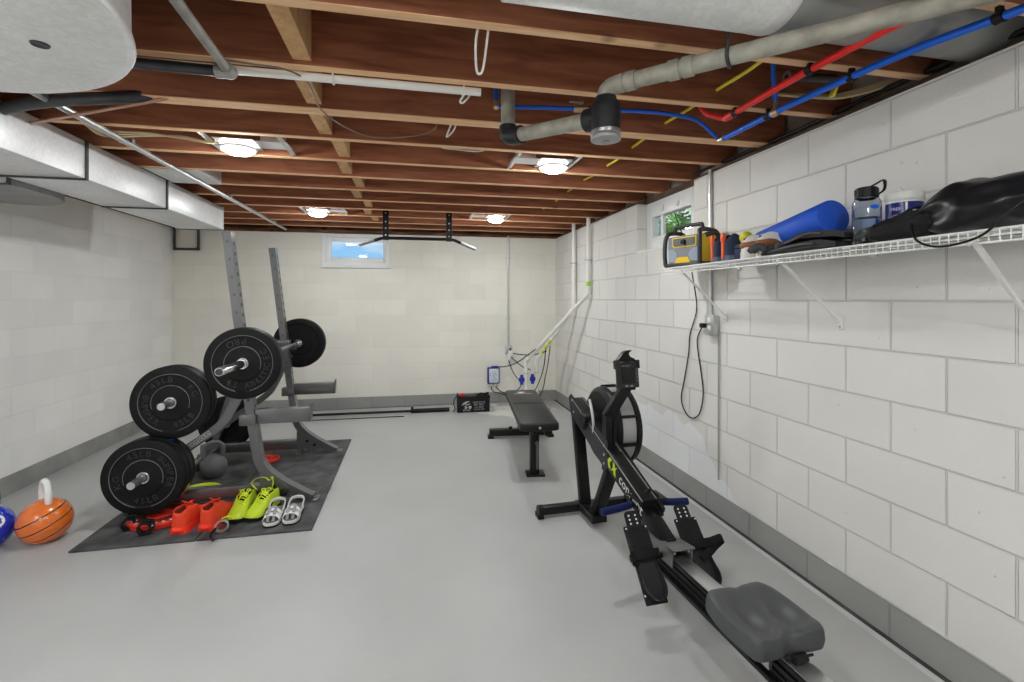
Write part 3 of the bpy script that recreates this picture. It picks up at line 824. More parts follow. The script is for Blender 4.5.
b = MB(); b.tube([(-0.66, 1.85, 2.21), (-0.56, 1.845, 2.20), (-0.46, 1.86, 2.20), (-0.40, 1.95, 2.20), (-0.40, 2.2, 2.198), (-0.33, 2.38, 2.19), (-0.2, 2.47, 2.175), (0.0, 2.46, 2.19), (0.1, 2.42, 2.215), (0.12, 2.40, 2.26)], 0.0035, n=6)
tag(mk('thin_wire', b, mat('brown_wire', (0.22, 0.16, 0.12), 0.5), origin=(-0.4, 2.2, 2.2)), 'thin brown wire looping from the pipe elbow past the bridging blocks', 'cable')
b = MB()
for j in range(3):
    b.tube([(-1.62, 2.72 + 0.02 * j, 2.25), (-1.55, 2.76 + 0.02 * j, 2.215 - 0.008 * j), (-1.35, 2.80 + 0.02 * j, 2.225), (-1.2, 2.82, 2.215 + 0.005 * j), (-1.08, 2.84, 2.205), (-1.06, 2.87, 2.225), (-1.12, 2.9, 2.235)], 0.0055, n=5, seg=8)
tag(mk('tan_cable_bundle', b, M_tcab, origin=(-1.35, 2.8, 2.22)), 'bundle of tan cables looping beside the ceiling light near the duct', 'cable')

# ------------------------------------------------------------------ pull-up bar
r = thing('pull_up_bar', 'black pull-up bar with angled grips hung from the joists', 'pull-up bar', (0.05, 5.14, 1.99))
b = MB(); b.tube([(-0.54, 5.06, 1.915), (-0.335, 5.14, 1.995), (-0.29, 5.14, 2.003), (0.40, 5.14, 2.003), (0.44, 5.14, 1.995), (0.655, 5.06, 1.895)], 0.0165, seg=14)
mk('bar', b, M_blackm, r, world=True)
for x0, x1, z0, z1 in ((-0.54, -0.40, 1.915, 1.97), (0.51, 0.655, 1.963, 1.895)):
    b = MB(); y0 = 5.06 if x0 == -0.54 else 5.115; y1 = 5.115 if x0 == -0.54 else 5.06
    b.cyl((x0, y0, z0), (x1, y1, z1), 0.0185)
    mk('grip', b, mat('grey_grip', (0.32, 0.32, 0.32), 0.5), r, world=True)
for x in (-0.28, 0.378):
    b = MB(); b.bb(x - 0.03, x + 0.03, 5.115, 5.121, 1.985, 2.40); b.bb(x - 0.03, x + 0.03, 5.115, 5.165, 1.982, 1.988)
    q = mk('bracket', b, M_blackm, r, world=True)
    for z in (2.03, 2.10, 2.17, 2.26):
        b = MB(); b.cyl((x, 5.109, z), (x, 5.116, z), 0.008, seg=8); mk('bolt', b, M_steel, q, world=True)

# ------------------------------------------------------------------ rubber mats
MZ = 0.012
for i, (x0, x1) in enumerate(((-1.806, -1.199), (-1.193, -0.583))):
    b = MB(); b.bb(x0, x1, 2.965, 4.79, 0, MZ, 0.002)
    tag(mk('rubber_mat', b, mat('speckled_mat_rubber', (0.062, 0.062, 0.064), 0.7, var=0.55, vscale=9, bump=0.3, bscale=200), origin=((x0 + x1) / 2, 3.88, 0)),
        ['black rubber floor mat under the stored weight plates', 'black rubber floor mat under the rack feet, toward the room'][i], 'floor mat', 'rubber mats')

# ------------------------------------------------------------------ squat rack
RY = (3.415, 4.43)
r = thing('squat_rack', 'grey metal squat rack with tall leaning uprights holding a loaded barbell', 'squat rack', (-1.05, 3.92, MZ))
def sweep_xz(b, pts, t, y0, y1, n=6):
    """rectangular tube following pts (x, z) in the XZ plane, t thick in plane, spanning y0..y1"""
    P = spline([Vector((p[0], 0, p[1])) for p in pts], n)
    m = len(P); L1, L2 = [], []
    for i in range(m):
        d = (P[min(i + 1, m - 1)] - P[max(i - 1, 0)]).normalized()
        nn = Vector((-d.z, 0, d.x)) * (t / 2)
        L1.append(P[i] + nn); L2.append(P[i] - nn)
    V = [[b.bm.verts.new((q.x, y, q.z)) for q in L] for L, y in ((L1, y0), (L1, y1), (L2, y1), (L2, y0))]
    fs = []
    for i in range(m - 1):
        for k in range(4):
            A, B = V[k], V[(k + 1) % 4]
            fs.append(b.bm.faces.new((A[i], A[i + 1], B[i + 1], B[i])))
    fs.append(b.bm.faces.new([V[k][0] for k in range(4)])); fs.append(b.bm.faces.new([V[k][-1] for k in range(4)][::-1]))
    return b._tag(fs)
UP = [(-1.186, 1.80), (-1.118, 1.22), (-1.050, 0.665), (-1.02, 0.45), (-0.995, 0.30), (-0.945, 0.215), (-0.86, 0.140), (-0.76, 0.075), (-0.685, 0.030), (-0.66, 0.022)]
def upx(z):
    return -1.186 + (1.80 - z) * (0.136 / 1.135)
for fi, y in enumerate(RY):
    s = -1 if fi == 0 else 1
    b = MB(); sweep_xz(b, UP, 0.052, y - 0.036, y + 0.036)
    u = mk('upright', b, M_rackgrey, r, world=True)
    b = MB()
    for k in range(19):
        z = 0.52 + 0.067 * k; x = upx(z)
        b.cyl((x + 0.024, y, z), (x + 0.0275, y, z + 0.0004), 0.0125, seg=12)
    for k in range(10):
        z = 0.70 + 0.115 * k; x = upx(z)
        b.cyl((x, y - 0.0372, z), (x, y - 0.034, z), 0.008, seg=10)
    mk('hole_pattern', b, M_seam, u, world=True)
    b = MB(); b.bb(-0.70, -0.62, y - 0.045, y + 0.045, MZ, MZ + 0.008, 0.002)
    mk('foot_plate', b, M_rackgrey, r, world=True)
    b = MB(); b.bb(-1.74, -0.955, y - 0.03, y + 0.03, 0.062, 0.140, 0.004)
    b.bb(-1.76, -1.70, y - 0.04, y + 0.04, MZ, 0.062, 0.003)
    mk('base_beam', b, M_rackgrey, r, world=True)
    b = MB(); b.poly([(-0.985, y - 0.041, 0.07), (-0.80, y - 0.041, 0.05), (-0.80, y - 0.041, 0.11), (-0.93, y - 0.041, 0.19), (-0.985, y - 0.041, 0.22)], (0, 0.004, 0))
    g = mk('gusset', b, M_rackgrey, r, world=True)
    for gx, gz in ((-0.90, 0.13), (-0.84, 0.095)):
        b = MB(); b.cyl((gx, y - 0.05, gz), (gx, y - 0.04, gz), 0.013, seg=6); mk('bolt', b, M_blackp, g, world=True)
    # rear post and brace
    b = MB(); b.beam((-1.65, y, 0.10), (-1.43, y, 0.83), 0.05, 0.05, up=(0, 1, 0))
    b.bb(-1.46, -1.405, y - 0.028, y + 0.028, 0.82, 0.835)
    mk('rear_post', b, M_rackgrey, r, world=True)
    b = MB(); sweep_xz(b, [(-1.60, 0.270), (-1.447, 0.383), (-1.235, 0.535), (-1.165, 0.64), (-1.09, 0.80), (-1.05, 0.88)], 0.05, y - 0.024, y + 0.024, 4)
    br = mk('brace', b, M_rackgrey, r, world=True)
    if fi == 0:
        M = frame((-1.352, y - 0.0246, 0.452), (0.227, 0, 0.162), (-0.162, 0, 0.227))
        b = MB(); b.poly([M @ Vector(p) for p in ((-0.085, -0.016, 0), (0.085, -0.016, 0), (0.085, 0.016, 0), (-0.085, 0.016, 0))], (0, -0.001, 0))
        q = mk('name_label', b, mat('pale_label', (0.45, 0.45, 0.45), 0.4), br, world=True)
        b = MB(); text_on(b, 'BODYSOLID', 0.03, 0.0004, M @ Matrix.Translation((0, -0.002, 0.0012)))
        mk('label_print', b, M_blackp, br, world=True, smooth=False)
    # safety arm
    az = 0.635 if fi == 0 else 0.625
    b = MB(); xa = upx(0.6) - 0.03
    b.bb(xa + 0.055, -0.676, y - 0.028, y + 0.028, az - 0.095, az, 0.003)
    sa = mk('safety_arm', b, M_rackgrey, r, world=True)
    b = MB(); b.poly([(-0.69, y - 0.028, az - 0.095), (-0.672, y - 0.028, az - 0.095), (-0.665, y - 0.028, az + 0.028), (-0.675, y - 0.028, az + 0.028)], (0, 0.056, 0))
    mk('stop_tip', b, M_rackgrey, sa, world=True)
    b = MB(); b.bb(xa - 0.035, xa + 0.065, y - 0.042, y + 0.042, az - 0.10, az - 0.03, 0.003)
    mk('sleeve', b, M_rackgrey, sa, world=True)
    # bar holder (J-hook) on the inner side of the upright
    xb = upx(0.93)
    b = MB(); yi = y
    b.bb(xb - 0.10, xb + 0.032, yi - 0.041, yi + 0.041, 0.955, 1.005, 0.003)
    b.bb(xb + 0.026, xb + 0.034, yi - 0.02, yi + 0.02, 0.90, 0.96); b.bb(xb + 0.03, xb + 0.088, yi - 0.02, yi + 0.02, 0.925, 0.938); b.bb(xb + 0.078, xb + 0.088, yi - 0.02, yi + 0.02, 0.93, 0.985)
    mk('bar_hook', b, M_rackgrey, r, world=True)
    # weight pegs pointing outward
    for (px_, pz, L) in ((-1.457, 0.725, 0.225), (-1.570, 0.299, 0.31)):
        b = MB(); ya = y + s * 0.02
        e = y + s * (L + 0.03)
        b.cyl((px_, ya, pz), (px_, e, pz), 0.0215, seg=24)
        b.cyl((px_, y + s * 0.024, pz), (px_, y + s * 0.03, pz), 0.04, seg=24)
        mk('weight_peg', b, M_steel, r, world=True)
for (x, z) in ((-1.60, 0.10), (-1.45, 0.80)):
    b = MB(); b.bb(x - 0.025, x + 0.025, RY[0] + 0.02, RY[1] - 0.02, z - 0.03, z + 0.03, 0.003)
    mk('cross_member', b, M_rackgrey, r, world=True)
b = MB(); b.cyl((-0.83, 3.36, 0.085), (-0.83, 3.385, 0.085), 0.006, seg=10); b.lathe([(0.0, 0.0), (0.018, 0.002), (0.021, 0.012), (0.018, 0.024), (0.0, 0.026)], (-0.83, 3.338, 0.085), axis='Y', seg=16)
mk('knob', b, M_blackp, r, world=True)

# ------------------------------------------------------------------ weight plates and barbell
def plate_mesh(R, t, recess=0.006):
    b = MB(); k = R / 0.225
    b.lathe([(0.0262, 0.0), (0.034 * k, -0.002), (0.040 * k, 0.0), (0.104 * k, 0.0), (0.108 * k, 0.0035), (0.112 * k, recess), (0.170 * k, recess), (0.176 * k, 0.002), (0.179 * k, -0.001), (0.184 * k, 0.0),
             (R - 0.010, 0.0), (R - 0.003, 0.003), (R, 0.010), (R, t - 0.010), (R - 0.003, t - 0.003), (R - 0.010, t),
             (0.179 * k, t), (0.170 * k, t - recess), (0.112 * k, t - recess), (0.104 * k, t), (0.0262, t), (0.0262, 0.0)], axis='Y', seg=72)
    return b
M_plate = mat('plate_rubber', (0.0065, 0.0065, 0.007), 0.5, var=0.2, vscale=20, bump=0.05, bscale=120, spec=0.22)
M_emboss = mat('plate_lettering', (0.021, 0.021, 0.022), 0.38)
M_gap = mat('plate_ring_line', (0.20, 0.20, 0.20), 0.4)
def arc_text(b, s, ang, rad, size, span, inward, y=0.0045, depth=0.0025):
    """letters of s around the plate face (facing -Y), centred at ang; inward: tops toward the hub"""
    n = len(s)
    for i, ch in enumerate(s):
        if ch == ' ': continue
        o = (i - (n - 1) / 2) * span
        a = ang + o if inward else ang - o
        ca_, sa_ = math.cos(a), math.sin(a)
        up = Vector((-ca_, 0, -sa_)) if inward else Vector((ca_, 0, sa_))
        right = Vector((-sa_, 0, ca_)) if inward else Vector((sa_, 0, -ca_))
        M = frame((rad * ca_, y, rad * sa_), right, up)
        text_on(b, ch, size, depth, M, 1.0)
def plate(name_label, loc, R=0.225, t=0.06, texts=(), group='black bumper plates', extra=None, flip=False, bore=True):
    r = thing('weight_plate', name_label, 'weight plate', loc, PI if flip else 0, group)
    mk('disc', plate_mesh(R, t), M_plate, r, angle=25)
    b = MB(); b.lathe([(0.0255, -0.003), (0.034, -0.0035), (0.036, 0.0), (0.0255, 0.0)], axis='Y', seg=32)
    mk('bore_ring', b, M_steel, r)
    b = MB(); k = R / 0.225
    g = 0.14   # raised ring lines, broken at the foot of the plate
    for rad, a0, a1 in ((0.1765 * k, math.radians(-76), math.radians(256)), (0.106 * k, math.radians(-20), math.radians(200))):
        pts = [(rad * math.cos(a0 + (a1 - a0) * q / 60), 0.0005, rad * math.sin(a0 + (a1 - a0) * q / 60)) for q in range(61)]
        b.tube(pts, 0.0016, seg=6)
    mk('raised_ring', b, M_gap, r)
    if texts:
        b = MB()
        for a in texts: arc_text(b, *a)
        mk('lettering', b, M_emboss, r, smooth=False)
    return r
deg = math.radians
TX1 = (('PRO', deg(104), 0.142, 0.058, deg(17), True), ('EC', deg(22), 0.142, 0.05, deg(17), True), ('ATHLETIC', deg(-43), 0.142, 0.048, deg(10.5), True), ('45', deg(244), 0.142, 0.052, deg(18), True))
TX2 = (('45LB', deg(100), 0.141, 0.05, deg(14), False), ('BUMPER', deg(14), 0.141, 0.048, deg(14), False), ('45LB', deg(-84), 0.141, 0.05, deg(14), True), ('KG', deg(190), 0.141, 0.05, deg(20), False))
TX3 = (('45LB', deg(112), 0.141, 0.05, deg(14), False), ('KG', deg(30), 0.141, 0.05, deg(17), False), ('45LB', deg(-58), 0.141, 0.05, deg(14), True), ('BUMPER', deg(200), 0.141, 0.048, deg(14), True))
BX_, BZ_, BYC, BR_ = -1.036, 0.957, 3.99, -0.014
r = thing('barbell', 'chrome barbell resting across the rack hooks', 'barbell', (BX_, BYC, BZ_), BR_)
b = MB(); b.cyl((0, -0.655, 0), (0, 0.655, 0), 0.014, seg=20)
sh = mk('shaft', b, M_steel, r)
for s in (-1, 1):
    b = MB(); b.cyl((0, s * 0.63, 0), (0, s * 0.655, 0), 0.036, seg=28); mk('inner_collar', b, M_chrome, r)
    b = MB(); b.lathe([(0.0, 1.095 * s), (0.022, 1.095 * s), (0.025, 1.09 * s), (0.025, 0.655 * s), (0.0, 0.655 * s)], axis='Y', seg=28); sl = mk('sleeve', b, M_chrome, r)
    b = MB(); b.lathe([(0.0, s * 1.0975), (0.019, s * 1.0975), (0.020, s * 1.094)], axis='Y', seg=24); mk('end_cap', b, M_darkmetal, sl)
b = MB(); b.cyl((0, -0.742, 0), (0, -0.766, 0), 0.030, seg=28); mk('clamp_ring', b, M_chrome, r)
plate('black bumper plate with raised lettering on the racked barbell, nearer the viewer', (BX_ - 0.0104, BYC - 0.742, BZ_), t=0.083, texts=TX1)
plate('black bumper plate at the far end of the racked barbell before the end wall', (BX_ + 0.0104, BYC + 0.742, BZ_), t=0.083, texts=TX1, flip=True)
# stored plates on the near pegs
plate('outermost black bumper plate on the upper storage peg nearest the viewer', (-1.457, 3.27, 0.725), t=0.056, texts=TX3)
p = plate('inner black bumper plate behind the outermost one on the upper near peg', (-1.457, 3.328, 0.725), R=0.2235, t=0.05)
plate('outermost black bumper plate on the low storage peg, almost touching the mat', (-1.57, 3.20, 0.299), t=0.062, texts=TX2)
p = plate('middle bumper plate with a blue mark on the low near peg', (-1.57, 3.264, 0.299), R=0.2245, t=0.05)
for a0, a1, m_, nm in ((58, 73, M_blue, 'blue_mark'), (-42, -22, mat('yellow_green', (0.62, 0.68, 0.03), 0.45), 'yellow_mark')):
    b = MB(); pts = [(0.2248 * math.cos(deg(a0 + (a1 - a0) * q / 10)), 0.024, 0.2248 * math.sin(deg(a0 + (a1 - a0) * q / 10))) for q in range(11)]
    b.tube(pts, 0.012, seg=8, flat=(0.0012, 0.013, (1, 0, 1)))
    mk(nm, b, m_, p)
plate('innermost grey-edged plate on the low near peg against the rack', (-1.57, 3.316, 0.299), R=0.219, t=0.045)
# far pegs
plate('black weight plate on the far upper peg, mostly hidden behind nearer plates', (-1.457, 4.53, 0.725), t=0.055, flip=True)
plate('black weight plate on the far low peg, seen below the barbell plate', (-1.57, 4.53, 0.299), t=0.055, flip=True)

# olympic bar on the floor by the end wall
r = thing('floor_barbell', 'black barbell lying on the floor along the end wall', 'barbell', (-0.66, 5.79, 0.026), 0.02 * -1)
b = MB(); b.cyl((-0.66, 0, 0), (0.66, 0, 0), 0.014, seg=16); mk('shaft', b, M_blackm, r)
for s in (-1, 1):
    b = MB(); b.cyl((s * 0.66, 0, 0), (s * 1.09, 0, 0), 0.025, seg=24); mk('sleeve', b, M_blackm, r)
    b = MB(); b.cyl((s * 0.635, 0, 0.012), (s * 0.665, 0, 0.012), 0.038, seg=24); mk('inner_collar', b, M_blackm, r)
b = MB(); b.tube([(-2.4, 5.72, 0.005), (-1.4, 5.66, 0.005), (-0.7, 5.63, 0.005), (-0.1, 5.62, 0.005)], 0.005, n=5)
tag(mk('floor_cable', b, M_cord, origin=(-1, 5.64, 0.005)), 'thin dark cable lying in front of the floor barbell', 'cable')

# ------------------------------------------------------------------ kettlebells
def kettle(label, loc, R, body, handle, hw, hh, hr, rz=0, flat=0.82):
    r = thing('kettlebell', label, 'kettlebell', loc, rz)
    b = MB(); prof = []
    zc = R * flat
    for k in range(25):
        a = -PI / 2 + PI * k / 24
        z = zc + R * math.sin(a); 
        prof.append((R * math.cos(a), max(0.0, z)))
    b.lathe(prof, seg=40)
    mk('body', b, body, r, angle=60)
    top = zc + R
    b = MB()
    b.tube([(-hw * 0.92, 0, top - 0.035), (-hw, 0, top + hh * 0.42), (-hw * 0.62, 0, top + hh * 0.88), (0, 0, top + hh), (hw * 0.62, 0, top + hh * 0.88), (hw, 0, top + hh * 0.42), (hw * 0.92, 0, top - 0.035)], hr, n=6, seg=16)
    mk('handle', b, handle, r, angle=60)
    return r
M_kgrey = mat('grey_cast_iron', (0.115, 0.118, 0.122), 0.5, 0.0, var=0.15, vscale=10, bump=0.15, bscale=120)
kettle('dark grey kettlebell standing on the mat inside the rack', (-1.487, 3.99, MZ), 0.094, M_kgrey, M_kgrey, 0.062, 0.088, 0.0175, 0.5)
# basketball-patterned kettlebell
def ball_mat():
    m = bpy.data.materials.new('basketball_paint'); m.use_nodes = True
    t = m.node_tree; bs = t.nodes['Principled BSDF']; N = t.nodes.new; L = t.links.new
    co = N('ShaderNodeTexCoord'); mp = N('ShaderNodeMapping'); mp.inputs['Location'].default_value = (0, 0, -0.108); mp.inputs['Rotation'].default_value = (0.0, 0.42, -1.815)
    mp.vector_type = 'TEXTURE'
    mp.inputs['Location'].default_value = (0, 0, 0.108)
    L(co.outputs['Object'], mp.inputs['Vector'])
    nm = N('ShaderNodeVectorMath'); nm.operation = 'NORMALIZE'; L(mp.outputs['Vector'], nm.inputs[0])
    sp = N('ShaderNodeSeparateXYZ'); L(nm.outputs[0], sp.inputs[0])
    def absl(sock, off=0.0):
        a = N('ShaderNodeMath'); a.operation = 'ADD'; a.inputs[1].default_value = off; L(sock, a.inputs[0])
        c = N('ShaderNodeMath'); c.operation = 'ABSOLUTE'; L(a.outputs[0], c.inputs[0]); return c.outputs[0]
    def mn(a, c):
        q = N('ShaderNodeMath'); q.operation = 'MINIMUM'; L(a, q.inputs[0]); L(c, q.inputs[1]); return q.outputs[0]
    # curved side seams: |x^2 * 1.6 - 0.55 + ...|
    sq = N('ShaderNodeMath'); sq.operation = 'MULTIPLY'; L(sp.outputs['Y'], sq.inputs[0]); L(sp.outputs['Y'], sq.inputs[1])
    k = N('ShaderNodeMath'); k.operation = 'MULTIPLY_ADD'; L(sq.outputs[0], k.inputs[0]); k.inputs[1].default_value = 0.10; k.inputs[2].default_value = 0.40
    s1 = N('ShaderNodeMath'); s1.operation = 'SUBTRACT'; L(absl(sp.outputs['Z']), s1.inputs[0]); L(k.outputs[0], s1.inputs[1])
    d = mn(absl(sp.outputs['Z']), mn(absl(sp.outputs['Y']), absl(s1.outputs[0])))
    st = N('ShaderNodeMapRange'); st.inputs['From Min'].default_value = 0.020; st.inputs['From Max'].default_value = 0.030; L(d, st.inputs['Value'])
    n = N('ShaderNodeTexNoise'); n.inputs['Scale'].default_value = 14; L(co.outputs['Object'], n.inputs['Vector'])
    r = N('ShaderNodeValToRGB'); r.color_ramp.elements[0].color = (0.66, 0.13, 0.012, 1); r.color_ramp.elements[1].color = (0.84, 0.20, 0.03, 1); L(n.outputs['Fac'], r.inputs['Fac'])
    mx = N('ShaderNodeMix'); mx.data_type = 'RGBA'; L(st.outputs['Result'], mx.inputs['Factor']); mx.inputs[6].default_value = (0.02, 0.012, 0.01, 1); L(r.outputs['Color'], mx.inputs[7])
    L(mx.outputs[2], bs.inputs['Base Color']); bs.inputs['Roughness'].default_value = 0.25; bs.inputs['Coat Weight'].default_value = 0.6; bs.inputs['Coat Roughness'].default_value = 0.12
    return m
kettle('kettlebell painted as an orange basketball with black seams and a white handle', (-2.035, 3.16, 0), 0.1225, ball_mat(), M_white, 0.050, 0.098, 0.0165, -0.75, flat=0.90)
kb = kettle('glossy blue pool-ball kettlebell cut by the picture edge beside the basketball one', (-2.285, 3.12, 0), 0.120, mat('glossy_blue', (0.005, 0.035, 0.55), 0.08, coat=1.0), M_blackp, 0.046, 0.10, 0.0155, 1.15, flat=0.90)
b = MB(); 
def on_ball(az, el, rr=0.1206, zc=0.108):
    return Vector((rr * math.cos(el) * math.cos(az), rr * math.cos(el) * math.sin(az), zc + rr * math.sin(el)))
azb, elb = deg(-98), deg(28)   # spot direction in the kettlebell's own axes
nrm = (on_ball(azb, elb) - Vector((0, 0, 0.108))).normalized()
ux = Vector((0, 0, 1)).cross(nrm).normalized(); uy = nrm.cross(ux)
cen = Vector((0, 0, 0.108))
def cap_disc(b, r0, r1, lift):
    for q in range(28):
        a0, a1 = 2 * PI * q / 28, 2 * PI * (q + 1) / 28
        P = []
        for rr_, a in ((r0, a0), (r1, a0), (r1, a1), (r0, a1)):
            v = nrm + (ux * math.cos(a) + uy * math.sin(a)) * rr_
            P.append(cen + v.normalized() * (0.12 + lift))
        if r0 < 1e-5: P = P[:3]
        b.quad(P)
cap_disc(b, 0.0, 0.30, 0.0008)
mk('number_spot', b, M_white, kb)
b = MB(); text_on(b, '2', 0.05, 0.0005, frame(cen + nrm * 0.1222, ux, uy)); mk('number', b, M_blackp, kb, smooth=False)

# ------------------------------------------------------------------ small plates, clips and shoes on the mat
M_lime = mat('lime_plastic', (0.62, 0.72, 0.02), 0.45)
def flat_plate(label, loc, R, t, m, ring, texts=False, tilt=(0, 0, 0)):
    r = thing('weight_plate', label, 'weight plate', loc, 0, 'small coloured plates on the mat')
    r.rotation_euler = tilt
    b = MB(); b.lathe([(0.026, 0.0), (R - 0.006, 0.0), (R, 0.006), (R, t - 0.006), (R - 0.006, t), (R * 0.80, t), (R * 0.77, t - 0.004), (R * 0.42, t - 0.004), (R * 0.39, t), (0.026, t), (0.026, 0.0)], seg=56)
    mk('disc', b, m, r, angle=25)
    b = MB(); b.lathe([(R * 0.765, t - 0.0036), (R * 0.425, t - 0.0036)], seg=56)
    mk('recessed_face', b, ring, r)
    if texts:
        b = MB()
        for i, ch in enumerate('SPEED'):
            a = deg(-60) + deg(15) * (i - 2); M = frame((0.88 * R * math.cos(a), 0.88 * R * math.sin(a), t + 0.0004), (-math.sin(a), math.cos(a), 0), (-math.cos(a), -math.sin(a), 0))
            text_on(b, ch, 0.032, 0.0006, M)
        for i, ch in enumerate('25LB'):
            a = deg(-138) + deg(12) * (i - 1.5); M = frame((0.88 * R * math.cos(a), 0.88 * R * math.sin(a), t + 0.0004), (-math.sin(a), math.cos(a), 0), (-math.cos(a), -math.sin(a), 0))
            text_on(b, ch, 0.026, 0.0006, M)
        mk('lettering', b, M_letter, r, smooth=False)
    return r
flat_plate('red weight plate with white lettering lying flat below the lowest black plate', (-1.515, 3.285, MZ), 0.165, 0.036, mat('red_rubber', (0.70, 0.03, 0.015), 0.45), mat('dark_red_rubber', (0.16, 0.02, 0.018), 0.5), True)
flat_plate('lime yellow weight plate lying flat behind the near base beam of the rack', (-1.45, 3.66, MZ), 0.135, 0.028, M_lime, M_lime)
flat_plate('small red weight plate lying on the mat by the far base beam', (-1.185, 4.29, MZ), 0.090, 0.022, mat('red_rubber', (0.70, 0.03, 0.015), 0.45), mat('red_rubber', (0.70, 0.03, 0.015), 0.45))
def collar_clip(label, loc, m, s=1.0, rz=0):
    r = thing('barbell_collar', label, 'barbell collar', loc, rz, 'barbell collars on the mat')
    b = MB(); b.lathe([(0.027 * s, -0.02 * s), (0.042 * s, -0.02 * s), (0.044 * s, -0.016 * s), (0.044 * s, 0.016 * s), (0.042 * s, 0.02 * s), (0.027 * s, 0.02 * s), (0.027 * s, -0.02 * s)], (0, 0, 0.046 * s), axis='Y', seg=24)
    mk('ring', b, m, r)
    b = MB(); b.box((0.045 * s, 0, 0.058 * s), (0.022 * s, 0.03 * s, 0.05 * s), bev=0.004); b.box((0.02 * s, 0, 0.094 * s), (0.06 * s, 0.024 * s, 0.014 * s), rot=(0, 0.25, 0), bev=0.003); b.box((0.0, 0, 0.006 * s), (0.06 * s, 0.038 * s, 0.012 * s), bev=0.003)
    mk('lever', b, m, r)
    b = MB(); b.cyl((0.046 * s, -0.018 * s, 0.06 * s), (0.046 * s, 0.018 * s, 0.06 * s), 0.006 * s, seg=10); mk('pivot_pin', b, M_steel, r)
    return r
collar_clip('black plastic barbell collar at the near corner of the mat, farther from the red plate', (-1.628, 3.165, MZ), M_blackp, 0.85, 0.5)
collar_clip('black plastic barbell collar touching the front of the red plate', (-1.505, 3.085, MZ), M_blackp, 0.85, 0.25)
collar_clip('steel barbell collar on the mat under the far upright', (-0.94, 4.47, MZ), M_steel, 0.8, 1.2)

